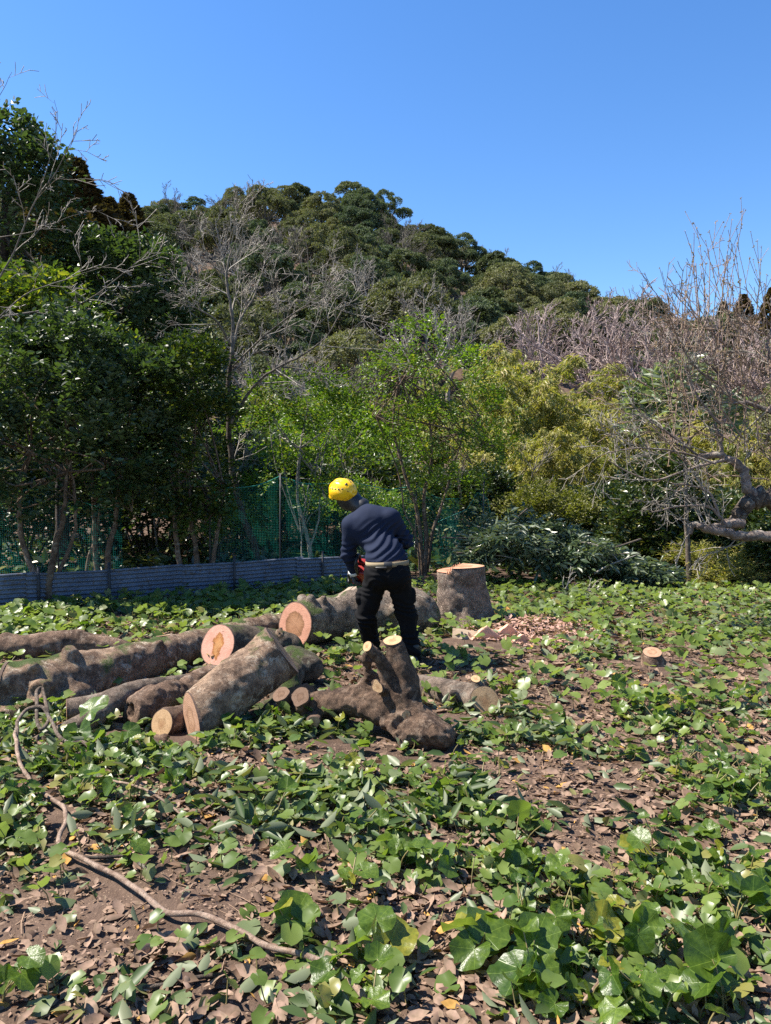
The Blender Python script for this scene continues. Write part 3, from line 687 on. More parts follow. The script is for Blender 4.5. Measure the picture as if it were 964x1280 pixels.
limb(LB, rb, AT([(288, 530), (305, 500), (325, 475, -.2), (350, 458, -.3), (385, 440, -.4), (412, 415, -.4), (432, 380, -.4)], d), .05, .012, 8, 1.0, 3, PRW, TW, .02)
limb(LB, rb, AT([(350, 458, -.3), (380, 462, -.4), (415, 470, -.5)], d), .025, .008, 3, .5, 2, PRW, TW, .012)
limb(LB, rb, AT([(289, 460), (330, 420, -.5), (370, 390, -.8), (400, 370, -1)], d), .03, .01, 6, .9, 3, PRW, TW, .018)
T.build('trunk', W_DARK, bt); LB.build('limb', W_GREY, bt); TW.build('twig', W_PALE, bt)
# tall bare tree at far left whose branches hang before the dark evergreens
LS = .44
d = 11.0; b = base_at(-60, d)
bt = thing('bare_tree', 'leafless pale branches arching over the dark evergreens at the left', 'tree', (0, 0, 0))
T = Tubes(); TW = Tubes(); LB = Tubes()
T.add(smooth_path([b - [0, 0, .2]] + AT([(-55, 600), (-40, 420), (-25, 380)], d), 5), np.linspace(.11, .06, 16), 9)
PRL = dict(wob=.14, up=.01, nch=[3, 4], ang=(25, 55), lr=.5, rr=.6, seg=.18, tip=.0045, t0=.2)
limb(LB, rb, AT([(-25, 380), (10, 330), (45, 250), (70, 215), (95, 165)], d), .04, .008, 7, .75, 2, PRL, TW, .015)
limb(LB, rb, AT([(45, 250), (62, 200), (72, 150), (68, 125)], d), .014, .005, 4, .4, 1, PRL, TW, .008)
limb(LB, rb, AT([(-25, 400), (40, 390), (100, 380), (150, 345), (190, 310)], d - .6), .035, .008, 9, .7, 2, PRL, TW, .014)
limb(LB, rb, AT([(-25, 420), (30, 370), (80, 350), (140, 330)], d - .9), .03, .008, 7, .65, 2, PRL, TW, .012)
limb(LB, rb, AT([(-32, 300, .3), (40, 290), (90, 270), (130, 262)], d - .3), .02, .006, 5, .5, 2, PRL, TW, .01)
limb(LB, rb, AT([(-25, 382), (-32, 300), (-40, 200), (-40, 140)], d), .045, .016, 0, 0, 0, PRL)
TW2 = Tubes(); limb(LB, rb, AT([(-40, 140), (-5, 125), (15, 90)], d), .016, .006, 4, .4, 1, PRL, TW2, .008); TW2.build('twig', W_PALE, bt)
T.build('trunk', W_DARK, bt); LB.build('limb', W_GREY, bt); TW.build('twig', W_PALE, bt)
# gnarled tree on the right
LS = .9
d = 8.6; rg = np.random.default_rng(92)
bt = thing('gnarled_tree', 'gnarled leafless tree with upright reddish shoots leaning in from the right', 'tree', (0, 0, 0))
T = Tubes(); LB = Tubes(); TW = Tubes(); TW2 = Tubes(); SHT = Tubes(); b = base_at(1050, d)
PRG = dict(wob=.16, up=.01, nch=[3, 4, 4], ang=(25, 60), lr=.55, rr=.6, seg=.12, tip=.0036, t0=.15)
limb(T, rg, [b - [0, 0, .2]] + AT([(1050, 740), (1035, 690), (1000, 640), (960, 622), (938, 628), (920, 648), (905, 668)], d), .17, .075, 0, 0, 0, PRG)
limb(LB, rg, AT([(950, 628), (932, 605), (928, 585), (905, 572), (880, 570), (868, 578)], d), .07, .03, 3, .5, 2, PRG, TW, .012)
limb(LB, rg, AT([(990, 640), (1000, 560), (985, 500), (960, 385 + 130)], d + .2), .09, .03, 5, .9, 2, PRG, TW, .016)
limb(LB, rg, AT([(930, 655), (905, 655), (885, 662), (868, 655), (862, 668)], d - .25), .06, .035, 4, .6, 2, PRG, TW, .012)
limb(LB, rg, AT([(985, 672), (940, 670), (905, 666), (880, 660)], d - .35), .07, .045, 4, .6, 2, PRG, TW, .012)
limb(LB, rg, AT([(905, 655), (895, 640), (880, 632), (850, 633), (815, 640)], d - .3), .022, .008, 5, .5, 2, PRG, TW, .008)
limb(LB, rg, AT([(900, 648), (890, 620), (870, 608), (850, 605)], d - .3), .018, .008, 4, .5, 2, PRG, TW, .008)
limb(LB, rg, AT([(928, 588), (905, 570), (900, 545), (892, 530)], d), .035, .02, 3, .5, 2, PRG, TW, .01)
limb(LB, rg, AT([(905, 575), (865, 585), (820, 600), (785, 590), (760, 575)], d - .2), .02, .006, 9, .5, 2, PRG, TW, .009)
limb(LB, rg, AT([(895, 580), (850, 565), (800, 560), (765, 565), (745, 572)], d - .5), .014, .004, 9, .45, 2, PRG, TW, .007)
limb(LB, rg, AT([(880, 575), (840, 545), (805, 520), (790, 505)], d), .016, .005, 7, .45, 2, PRG, TW, .008)
limb(LB, rg, AT([(985, 525), (940, 505), (915, 500), (900, 470), (880, 450)], d + .3), .035, .01, 7, .6, 2, PRG, TW, .012)
limb(LB, rg, AT([(900, 480), (870, 460), (850, 430), (835, 400)], d + .2), .018, .006, 6, .55, 2, PRG, TW, .01)
limb(LB, rg, AT([(900, 530), (875, 500), (860, 470), (855, 430)], d + .1), .02, .006, 6, .5, 2, PRG, TW, .01)
limb(LB, rg, AT([(1000, 560), (975, 470), (960, 440), (965, 400)], d + .2), .05, .012, 6, .7, 2, PRG, TW, .012)
# long upright shoots
PRS = dict(wob=.05, up=.06, nch=[2], ang=(14, 32), lr=.4, rr=.6, seg=.2, tip=.003, t0=.4)
for k in range(55):
    px0 = rg.uniform(825, 1010); py0 = rg.uniform(430, 600) - (px0 - 825) * .12; L = rg.uniform(.6, 1.45)
    grow(SHT, rg, at(px0, py0, d + rg.uniform(-.4, .7)), (rg.normal(0, .16), rg.normal(0, .16), 1), L, rg.uniform(.005, .008), 1, PRS)
for px0, py0, tx, ty in ((885, 420, 868, 285), (880, 400, 872, 330), (900, 420, 925, 270), (910, 420, 905, 320), (930, 400, 915, 310), (945, 400, 960, 310), (870, 400, 850, 345), (940, 420, 935, 300), (890, 440, 895, 300), (850, 420, 852, 340), (960, 420, 945, 300), (918, 420, 893, 290)):
    a0 = at(px0, py0, d + .2); a1 = at(tx, ty, d + .3); grow(SHT, rg, a0, a1 - a0, np.linalg.norm(a1 - a0), .0065, 1, PRS)
PRA = dict(wob=.09, up=.02, nch=[5, 4], ang=(20, 50), lr=.45, rr=.6, seg=.14, tip=.0032, t0=.2)
for k in range(46):
    px0 = rg.uniform(850, 1000); py0 = rg.uniform(410, 610); L = rg.uniform(.55, 1.15)
    grow(TW2, rg, at(px0, py0, d + rg.uniform(-.4, .7)), (rg.normal(-.55, .45), rg.normal(0, .3), rg.uniform(.1, .9)), L, rg.uniform(.006, .011), 2, PRA)
TW2.build('twig', W_RED, bt)
T.build('trunk', W_MID, bt); LB.build('limb', bark_mat('grey_brown_bark', (.13, .10, .085), (.34, .275, .235), lich=.5), bt); TW.build('twig', W_PALE, bt); SHT.build('shoot', W_RED, bt)
SV = np.concatenate(SHT.V); q = SV[rg.integers(0, len(SV), 2600)]
obj('bud', leaf_mesh('bud', q, rand_dirs(rg, len(q)), rand_dirs(rg, len(q)), rg.uniform(.012, .028, len(q)), T_DIA, L_BUD), bt)
# thin saplings and dead stems in the undergrowth behind the net
rd = np.random.default_rng(93); PRD = dict(wob=.12, up=.05, nch=[3, 4], ang=(20, 50), lr=.5, rr=.6, seg=.2, tip=.005, t0=.25)
for px, dd in ((305, 15), (335, 14.5), (352, 16), (430, 15), (448, 16.5), (365, 17), (470, 15.5), (610, 15), (640, 16), (275, 15.5), (655, 15.5), (200, 14), (170, 16), (590, 14.6)):
    b = base_at(px, dd); tt = thing('sapling', 'thin leafless pale sapling among the undergrowth behind the net', 'sapling', b, 'saplings behind the net'); Tq = Tubes(); Tc = Tubes()
    h = rd.uniform(1.6, 3.4); p = smooth_path([(0, 0, -.1), (rd.normal(0, .12), 0, h * .4), (rd.normal(0, .25), 0, h)], 4); Tq.add(p, np.linspace(.022, .008, len(p)), 5)
    for k in range(7): i = rd.integers(3, len(p)); grow(Tc, rd, p[i], (rd.normal(0, .8), rd.normal(0, .5), .9), h * .3, .008, 2, PRD)
    Tq.build('stem', W_GREY, tt); Tc.build('twig', W_GREY, tt)

# ================================================================== corrugated fence and nets
M_TIN = Mat('corrugated_sheet'); co = M_TIN.co('Object')
c = M_TIN.mix(M_TIN.ramp(M_TIN.noise(co, 3.0, 5, .65), [(.35, (0, 0, 0)), (.7, (1, 1, 1))]), (.085, .10, .135), (.16, .18, .225))
c = M_TIN.mix(M_TIN.ramp(M_TIN.noise(co, 14.0, 5, .7), [(.53, (0, 0, 0)), (.66, (1, 1, 1))]), c, (.10, .075, .06))
M_TIN = M_TIN.done(M_TIN.prin(c, .5, .4))
M_POST = plain('dark_pole_paint', (.025, .025, .028), .6)
def fz(x): return np.interp(x, [-8, -4.67, .49, 1.2], [7.2, 9.45, 12.5, 12.9])
fence = thing('corrugated_fence', 'low blue grey corrugated metal sheet fence along the back of the clearing', 'fence', (-2, fz(-2), 0))
pts = []; x = -7.6
while x < .95: pts.append(x); x += 1.58
zz = np.linspace(-.10, .43, 120); prof = .011 * np.cos(zz / .055 * 2 * math.pi)
for a0, a1 in zip(pts[:-1], pts[1:]):
    p0 = np.array([a0 - .05, fz(a0 - .05), 0]); p1 = np.array([a1 + .05, fz(a1 + .05), 0]); L = np.linalg.norm(p1 - p0); u = (p1 - p0) / L; nn = np.array([-u[1], u[0], 0])
    off = rd.uniform(-.012, .012); tilt = rd.uniform(-.02, .02); V = []
    for q, (s, dz) in enumerate(((0, 0.), (L / 2, rd.uniform(-.01, .01)), (L, tilt))):
        for z, pr in zip(zz, prof): V.append(p0 + u * s + nn * (pr + off - .006) + np.array([0, 0, z + dz]) - np.array(fence.location))
    n = len(zz); F = [(q * n + k, (q + 1) * n + k, (q + 1) * n + k + 1, q * n + k + 1) for q in range(2) for k in range(n - 1)]
    obj('sheet', mk_mesh('sheet', V, np.array(F), M_TIN, True), fence)
for x in (-6.0, -4.35, -3.62, -2.15, -.95, .3):
    T = Tubes(); p = np.array([x, fz(x) - .045, 0]) - np.array(fence.location); T.add([p - [0, 0, .2], p + [0, 0, .2], p + [0, 0, .52]], [.018] * 3, 6, True); T.build('post', M_POST, fence)
MN = Mat('green_net'); uv = MN.n('UVMap').outputs[0]; sx = MN.n('SeparateXYZ', {0: uv})
def strand(s): return MN.math('LESS_THAN', MN.math('FRACT', MN.math('MULTIPLY', s, 40.0)), .065)
g_ = MN.math('MAXIMUM', strand(sx.outputs[0]), strand(sx.outputs[1]))
pb = MN.n('MixShader', {0: .35, 1: MN.prin((.01, .17, .14, 1), .5, .3), 2: MN.n('BsdfTranslucent', {'Color': (.02, .28, .23, 1)}).outputs[0]}).outputs[0]
M_NET = MN.done(MN.n('MixShader', {0: g_, 1: MN.n('BsdfTransparent').outputs[0], 2: pb}).outputs[0])
def net(name, label, line, top, bot, seed, sag=.08, fold=.05, poles=()):
    """line: list of (x,y); top/bot heights at each"""
    rn = np.random.default_rng(seed); line = np.array(line, float); cum = np.concatenate([[0], np.cumsum(np.linalg.norm(np.diff(line, axis=0), axis=1))])
    o = thing(name, label, 'net', (line[0][0], line[0][1], 0)); L = cum[-1]; nu = int(L / .06) + 2; nv = 18; s = np.linspace(0, L, nu)
    X = np.interp(s, cum, line[:, 0]); Y = np.interp(s, cum, line[:, 1]); Tz = np.interp(s, cum, top); Bz = np.interp(s, cum, bot)
    fr = np.interp(s, cum, np.arange(len(cum))) % 1.0; Tz = Tz - sag * 4 * fr * (1 - fr) + .02 * vnoise(np.stack([s, s * 0, s * 0], -1), 4)
    V = []; U = []
    for k in range(nv):
        f = k / (nv - 1); z = Tz + (Bz - Tz) * f; w = fold * vnoise(np.stack([s * 2.2, s * 0 + f * 1.5, s * 0 + seed], -1), 1.6) * (.4 + f)
        V.append(np.stack([X, Y + w, z], -1)); U.append(np.stack([s, z], -1))
    V = np.concatenate(V) - np.array([line[0][0], line[0][1], 0]); F = [(k * nu + i, k * nu + i + 1, (k + 1) * nu + i + 1, (k + 1) * nu + i) for k in range(nv - 1) for i in range(nu - 1)]
    obj('netting', mk_mesh('netting', V, np.array(F), M_NET, True, uv=np.concatenate(U)), o)
    T = Tubes(); p = np.stack([X, Y, Tz], -1) - np.array([line[0][0], line[0][1], 0]); T.add(p[::3], np.full(len(p[::3]), .005), 4); T.build('top_rope', plain('net_rope', (.02, .25, .2), .6), o)
    for (x, y, h) in poles:
        T = Tubes(); q = np.array([x, y, 0]) - np.array([line[0][0], line[0][1], 0]); T.add([q - [0, 0, .2], q + [0, 0, h * .5], q + [.01, 0, h]], [.013, .013, .012], 6, True); T.build('pole', M_POST, o)
    return o
def fp(px, off=.35):
    x = -3.0
    for _ in range(30): x = (px - CX) / FPX * (fz(x) + off)
    return (x, fz(x) + off)
net('green_net', 'long green net hung on poles behind the corrugated fence', [fp(262), fp(350), fp(440), fp(520), fp(575)], [1.55, 1.66, 1.60, 1.5, 1.30], [.1, .1, .1, .1, .1], 3, .10, .06,
    [(*fp(262, .33), 1.56), (*fp(350, .33), 1.7), (*fp(440, .33), 1.62), (*fp(520, .33), 1.54)])
net('green_net', 'green net stretched across the left end of the corrugated fence', [(-7.4, 8.1), (-5.6, 9.2), (-4.3, 10.1), (-3.6, 10.5)], [1.6, 1.55, 1.5, 1.2], [.1, .1, .1, .1], 4, .08, .05, [(-5.6, 9.17, 1.58), (-4.3, 10.07, 1.52)])
x0, y0 = at(604, 640, 12.6)[:2]
net('green_net', 'bunched teal net drooping from a pole beside the heap of cut branches', [(x0 - .75, 12.9), (x0 - .2, 12.7), (x0, 12.6), (x0 + .12, 12.6), (x0 + .2, 12.9)], [.9, 1.15, 1.62, 1.1, .7], [.15, .3, .5, .35, .3], 5, .0, .16, [(x0, 12.6, 1.66)])

# ================================================================== heap of cut branches
rp = np.random.default_rng(95)
heap = thing('brush_pile', 'long heap of cut leafy branches with dark blue green leaves', 'brush pile', (2.6, 11.9, 0))
hb = np.array(heap.location)
prof_px = [575, 610, 650, 700, 740, 780, 820, 845]; prof_z = [.55, .95, 1.0, .78, .66, .45, .28, .12]
def heap_h(px): return np.interp(px, prof_px, prof_z)
P = []; O = []
n = 900
px = rp.uniform(575, 845, n); dd = 11.75 + rp.uniform(-.45, .9, n); x = (px - CX) / FPX * dd; top = heap_h(px) * (1 - .5 * ((dd - 12) / 1.0) ** 2) * (1 + .25 * vnoise(np.stack([x, dd, x * 0], -1), 2.2))
z = top * rp.uniform(.15, 1, n) ** .4 + gz(x, dd); P = np.stack([x, dd, z], -1) - hb
O = norm(rp.normal(0, .55, (n, 3)) + [.3, -.55, .35])
p_, d_, n_ = sprays(rp, P, O, 11, .26)
d_ = norm(d_ + [0, 0, -.3])
obj('leaf_mass', tagk := leaf_mesh('leaf_mass', p_, d_, n_, rp.uniform(.10, .19, len(p_)), T_LANCE, L_BRUSH), heap)['kind'] = 'stuff'
for k in range(26):
    px0 = rp.uniform(590, 800); dd = 11.6 + rp.uniform(-.35, .4); x = (px0 - CX) / FPX * dd; z = heap_h(px0) * rp.uniform(.25, .95); T = Tubes()
    L = rp.uniform(.5, 1.3); dr = norm([rp.choice([-1, 1]) * rp.uniform(.4, 1), rp.uniform(-.3, .2), rp.uniform(-.45, .25)]); a0 = np.array([x, dd - .1, z]) - hb
    p = smooth_path([a0 - dr * L / 2, a0 + rp.normal(0, .05, 3), a0 + dr * L / 2], 4); p[:, 2] = np.maximum(p[:, 2], .03); T.add(p, np.linspace(rp.uniform(.010, .02), .006, len(p)), 6, True); T.build('branch', W_MID if k % 3 else W_PALE, heap)
PRB = dict(wob=.14, up=0.0, nch=[3, 3], ang=(20, 50), lr=.5, rr=.6, seg=.12, tip=.004, t0=.2)
dead = thing('dead_branch', 'pale dead branch with bare twigs lying at the end of the leaf heap', 'branch', gnd(725, 752)); T = Tubes(); db = np.array(dead.location)
for pl in ([(690, 748), (715, 755), (745, 762), (790, 768)], [(703, 752), (708, 735), (712, 722)], [(715, 755), (735, 742), (745, 728)], [(708, 735), (722, 742), (735, 738)]):
    pp = [at(x, y, 10.6) - db for x, y in pl]; pp = [np.array([q[0], q[1], max(q[2], .02)]) for q in pp]; limb(T, rp, pp, .016, .007, 4, .28, 1, PRB, T, .007)
T.build('twig', W_PALE, dead)
# ================================================================== logs
BK_TAN = bark_mat('pale_lichened_bark', (.13, .082, .054), (.36, .25, .17), lichen=(.50, .41, .31), lich=.85, moss=.62, scale=1.1)
BK_BRN = bark_mat('brown_log_bark', (.10, .063, .043), (.27, .18, .125), lichen=(.38, .30, .23), lich=.6, moss=0, scale=1.2)
BK_DARK = bark_mat('dark_brown_bark', (.055, .034, .023), (.19, .125, .085), lichen=(.30, .22, .16), lich=.5, moss=0, scale=1.3)
BK_MOSS = bark_mat('mossy_log_bark', (.06, .046, .034), (.18, .14, .105), lichen=(.30, .29, .22), lich=.4, moss=.72, scale=1.3)
BK_BIG = bark_mat('big_trunk_bark', (.09, .068, .05), (.25, .195, .15), lichen=(.33, .31, .25), lich=.5, moss=.45, dust=.75, scale=1.2)
BK_DUST = bark_mat('dusty_stump_bark', (.11, .082, .066), (.28, .212, .172), lichen=(.33, .31, .24), lich=.35, moss=.35, dust=.95, scale=1.6)
BK_GREY = bark_mat('grey_limb_bark', (.10, .077, .06), (.26, .20, .155), lichen=(.36, .34, .28), lich=.35, scale=1.2)
CT_PINK = cut_mat('fresh_pink_cut', (.54, .285, .195), (.30, .155, .08), (.37, .20, .11), .55, .25)
CT_FLAME = cut_mat('pink_cut_orange_heart', (.56, .31, .235), (.36, .155, .05), (.44, .23, .09), .42, .7, (1.5, .72, 0))
CT_TAN = cut_mat('weathered_tan_cut', (.40, .25, .165), (.34, .205, .125), (.39, .245, .155), .45, .4)
CT_PALE = cut_mat('pale_fresh_cut', (.48, .33, .185), (.42, .275, .145), (.36, .22, .115), .35, .3)
CT_OLD = cut_mat('old_brown_cut', (.17, .11, .075), (.14, .085, .055), (.16, .10, .065), .4, .4)
CT_STUMP = cut_mat('pale_stump_cut', (.50, .31, .20), (.42, .23, .14), (.40, .22, .13), .5, .5)
CT_RED = cut_mat('red_stump_cut', (.52, .26, .17), (.44, .19, .11), (.42, .19, .11), .5, .4)

def make_log(name, label, cat, chains, bark, cell=.016, lump=.014, lscale=7.0, holes=(), seed=0, group=None, blend=.05, facedirs=52, knots=0):
    """chains: dicts pts (world), r, c0/c1 = outward cut normals (or None), m0/m1 cut materials, part name"""
    allp = np.concatenate([np.asarray(c['pts'], float) for c in chains]); base = np.array([allp[:, 0].mean(), allp[:, 1].mean(), 0.])
    root = thing(name, label, cat, base, group); prep = []
    if knots:
        kr = np.random.default_rng(seed + 77); p0 = np.array(chains[0]['pts'], float); r0 = chains[0]['r']
        for q in range(knots):
            i = kr.integers(0, len(p0) - 1); f = kr.uniform(.15, .85); c_ = p0[i] * (1 - f) + p0[i + 1] * f; rr_ = r0[i] * (1 - f) + r0[i + 1] * f; t_ = norm(p0[i + 1] - p0[i]); w_ = norm([kr.normal(-.2, .5), -.8, kr.uniform(0, 1.1)]); w_ = norm(w_ - t_ * (w_ @ t_)); sz = kr.uniform(.25, .42) * rr_
            chains = chains + [dict(pts=[c_ + w_ * rr_ * .7, c_ + w_ * (rr_ + sz * kr.uniform(.1, .6))], r=[sz * 1.3, sz * .7], smooth=False)]
    for c in chains:
        p = np.array(c['pts'], float); r = np.array(c['r'], float); cuts = []
        if len(p) > 2 and c.get('smooth', True):
            q = smooth_path(np.hstack([p, r[:, None]]), 4); p, r = q[:, :3], q[:, 3]
        else: p, r = p.copy(), r.copy()
        for e, key in ((0, 'c0'), (-1, 'c1')):
            if c.get(key) is not None:
                ctr = p[e].copy(); nrm = norm(c[key]); dirn = norm(p[e] - p[1 if e == 0 else -2]); cuts.append((ctr, nrm, c.get('m' + key[1], CT_TAN), r[e], c.get('n' + key[1], 'cut_face')))
                ext = p[e] + dirn * r[e] * 1.6
                if e == 0: p = np.vstack([ext, p]); r = np.concatenate([[r[0]], r])
                else: p = np.vstack([p, ext]); r = np.concatenate([r, [r[-1]]])
        prep.append((p, r, cuts, c.get('lump', 1.0)))
    def bark_noise(P): return lump * (1.0 * vnoise(P, lscale * .42, seed + 8) + vnoise(P, lscale, seed) + .55 * vnoise(P, lscale * 2.6, seed + 3) + .36 * vnoise(P, lscale * 5, seed + 5))
    def raw(P, k, nz=None):
        p, r, cuts, lm = prep[k]
        return chain_sdf(P, p, r, .02) + (bark_noise(P) if nz is None else nz) * lm
    def full(P):
        f = None; bs = [chain_sdf(P, p, r, .02) for p, r, _, _ in prep]; band = np.min(np.abs(np.array(bs)), axis=0) < .09
        nz = np.zeros(len(P)); nz[band] = bark_noise(P[band])
        for k in range(len(prep)):
            gk = bs[k] + nz * prep[k][3]
            for (c, n, m, rr, nm) in prep[k][2]: gk = np.maximum(gk, (P - c) @ n)
            f = gk if f is None else smin(f, gk, blend)
        # blending must not fill the saw cuts again
        for k in range(len(prep)):
            for (c, n, m, rr, nm) in prep[k][2]:
                hp = (P - c) @ n; near = np.linalg.norm(P - c - hp[:, None] * n, axis=-1) < rr * 1.25
                f = np.where(near & (hp > 0) & (hp < rr * 1.4), np.maximum(f, hp), f)
        for (hc, hr) in holes: f = np.maximum(f, hr - np.linalg.norm((P - hc), axis=-1) + .01 * vnoise(P, 18, 9))
        return f
    ps = np.concatenate([p for p, _, _, _ in prep]); rm = max(r.max() for _, r, _, _ in prep) + .05
    V, F = surface_nets(full, ps.min(0) - rm, ps.max(0) + rm, cell)
    obj('bark', mk_mesh('bark', V - base, F, bark, True), root)
    for k in range(len(prep)):
        for (c, n, m, rr, nm) in prep[k][2]:
            if m is None: continue
            ref = np.array([0, 0, 1.]) if abs(n[2]) < .9 else np.array([1., 0, 0]); u = norm(np.cross(ref, n)); v = np.cross(n, u)
            a = np.linspace(0, 2 * math.pi, facedirs, endpoint=False); dr = np.cos(a)[:, None] * u + np.sin(a)[:, None] * v
            t = np.linspace(.25, 2.3, 90) * rr; Q = c + dr[:, None] * t[None, :, None]; f = raw(Q.reshape(-1, 3), k).reshape(len(a), -1)
            ix = np.argmax(f > 0, axis=1); ix = np.where((f > 0).any(1), ix, 50); rad = t[ix]; rad = np.convolve(np.r_[rad[-2:], rad, rad[:2]], np.ones(5) / 5, 'valid')
            V = [c]; U = [(0, 0)]; F = []; nr = 4
            for q in range(1, nr + 1):
                fr = q / nr; V += list(c + dr * (rad * fr * .99)[:, None]); U += [(math.cos(x) * fr, math.sin(x) * fr) for x in a]
            N = len(a)
            F3 = [(0, 1 + j, 1 + (j + 1) % N) for j in range(N)]; F4 = [(1 + q * N + j, 1 + (q + 1) * N + j, 1 + (q + 1) * N + (j + 1) % N, 1 + q * N + (j + 1) % N) for q in range(nr - 1) for j in range(N)]
            rim = len(V); V += list(c + dr * (rad * .99)[:, None] - n * .02); U += [(math.cos(x), math.sin(x)) for x in a]
            F4 += [(1 + (nr - 1) * N + j, rim + j, rim + (j + 1) % N, 1 + (nr - 1) * N + (j + 1) % N) for j in range(N)]
            obj(nm, mk_mesh(nm, np.array(V) + n * .004 - base, [np.array(F3), np.array(F4)], m, False, uv=np.array(U)), root)
    return root
def pz(px, py, Y): return at(px, py, Y)

make_log('log', 'short mossy limb wedged between the slanting log and the stubby branch', 'log', [
    dict(pts=[pz(300, 905, 5.3), pz(335, 893, 5.35), pz(372, 872, 5.45)], r=[.085, .09, .085], c1=(.6, -.7, .3), m1=CT_OLD)], BK_MOSS, lump=.014, seed=23)
make_log('log', 'thin barkless pole lying under the split logs', 'log', [
    dict(pts=[pz(110, 905, 4.95), pz(170, 915, 4.9), pz(240, 925, 4.85)], r=[.035, .04, .04], c0=(-.8, -.6, 0), m0=CT_PALE)], BK_GREY, cell=.011, lump=.006, seed=24)
# long trunk lying across the left
make_log('log', 'long pale lichened trunk with a hollow knot lying across the other logs', 'log', [
    dict(pts=[pz(352, 779, 7.8), pz(290, 795, 7.2), pz(215, 818, 6.5), pz(140, 838, 5.95), pz(70, 855, 5.6), pz(6, 862, 5.35)], r=[.10, .135, .165, .185, .20, .19], c1=(-.97, -.2, .05), m1=CT_TAN),
    dict(pts=[pz(212, 812, 6.5), pz(204, 795, 6.45)], r=[.075, .055], c1=(-.1, .1, 1), m1=CT_TAN, smooth=False),
    dict(pts=[pz(95, 872, 5.55), pz(45, 888, 5.3), pz(-20, 905, 5.1)], r=[.14, .12, .115]),
    dict(pts=[pz(60, 855, 5.45), pz(48, 866, 5.22)], r=[.10, .075], smooth=False)],
    BK_TAN, cell=.02, lump=.016, holes=[(pz(40, 864, 5.16), .075)], seed=1, knots=3)
make_log('log', 'short smooth brown limb lying behind the long lichened trunk', 'log', [
    dict(pts=[pz(-40, 806, 6.9), pz(20, 811, 6.9), pz(80, 806, 7.0), pz(130, 809, 7.05), pz(166, 814, 7.1)], r=[.12, .11, .125, .105, .06]),
    dict(pts=[pz(85, 803, 7.0), pz(98, 794, 7.0)], r=[.09, .05], smooth=False), dict(pts=[pz(20, 806, 6.9), pz(8, 797, 6.9)], r=[.08, .05], smooth=False)], BK_BRN, lump=.012, seed=2, knots=2)
c3 = pz(273, 807, 6.25)
make_log('log', 'log piece whose pink sawn oval has an orange flame shaped heart', 'log', [
    dict(pts=[c3, c3 + [.24, .22, -.07], c3 + [.5, .40, -.14]], r=[.175, .18, .17], c0=(-.55, -.78, .30), m0=CT_FLAME)], BK_MOSS, seed=3, lump=.012)
# big trunk behind the worker
make_log('trunk_log', 'thick felled trunk with a round pink sawn end behind the worker', 'log', [
    dict(pts=[pz(369, 781, 7.35), pz(420, 772, 7.75), pz(470, 768, 8.0), pz(508, 768, 8.1), pz(524, 769, 8.1)], r=[.215, .235, .265, .28, .24], c0=(-.60, -.78, .15), m0=CT_PINK),
    dict(pts=[pz(400, 758, 7.55), pz(404, 748, 7.5)], r=[.07, .04], smooth=False)], BK_BIG, cell=.02, lump=.014, lscale=6, seed=4, facedirs=64, knots=4)
# diagonal log in front
lo, hi = pz(240, 902, 4.72), pz(352, 812, 5.38)
ax = norm(hi - lo)
make_log('log', 'pale lichened log propped up slantwise with moss at its raised end', 'log', [
    dict(pts=[lo, lo + (hi - lo) * .35 + [0, 0, .015], lo + (hi - lo) * .7, hi], r=[.135, .165, .175, .185], c0=(-.84, -.54, .0), m0=CT_TAN, c1=(.80, .17, .58), m1=CT_TAN)],
    BK_TAN, lump=.016, seed=5, knots=1)
make_log('log', 'short moss covered log under the raised end of the slanting log', 'log', [
    dict(pts=[pz(350, 834, 6.1), pz(368, 832, 6.05), pz(388, 835, 6.0)], r=[.13, .15, .11]), dict(pts=[pz(360, 840, 5.8), pz(352, 880, 5.5)], r=[.12, .09], smooth=False)], BK_MOSS, seed=6)
# split pieces
make_log('log', 'split log with a rotten hollow honeycombed end', 'log', [
    dict(pts=[pz(163, 894, 4.95), pz(205, 873, 5.25), pz(262, 850, 5.7)], r=[.115, .105, .10], c0=(-.68, -.70, .2), m0=None)], BK_BRN, seed=7, lump=.024, lscale=9,
    holes=[(pz(166, 888, 4.97), .042), (pz(152, 897, 4.95), .034), (pz(173, 901, 4.98), .036), (pz(160, 906, 4.95), .03), (pz(158, 882, 5.0), .025)])
make_log('log', 'short log with a freshly sawn ridged orange end', 'log', [
    dict(pts=[pz(203, 905, 4.78), pz(228, 900, 4.95), pz(262, 890, 5.2)], r=[.088, .10, .105], c0=(-.5, -.80, .25), m0=CT_PALE)], BK_BRN, seed=8)
make_log('forked_branch', 'grey forked branch in front of the long trunk with a pale sawn tip', 'branch', [
    dict(pts=[pz(268, 846, 5.75), pz(215, 856, 5.4), pz(160, 868, 5.15), pz(120, 897, 4.9), pz(82, 916, 4.75), pz(42, 936, 4.62)], r=[.05, .06, .072, .07, .062, .058], c1=(-.75, -.6, 0), m1=CT_PALE),
    dict(pts=[pz(150, 874, 5.1), pz(115, 882, 5.05), pz(84, 888, 5.0)], r=[.07, .066, .065], c1=(-.9, -.4, 0), m1=CT_TAN)], BK_GREY, lump=.008, seed=9)
make_log('gnarled_branch', 'small gnarled root like branch lying before the split logs', 'branch', [
    dict(pts=[pz(112, 946, 4.5), pz(130, 942, 4.5), pz(155, 938, 4.55), pz(180, 933, 4.6), pz(204, 925, 4.7)], r=[.035, .055, .04, .05, .035]),
    dict(pts=[pz(150, 945, 4.5), pz(175, 942, 4.5), pz(200, 934, 4.6)], r=[.02, .03, .03])], BK_BRN, cell=.012, lump=.014, lscale=12, seed=10)
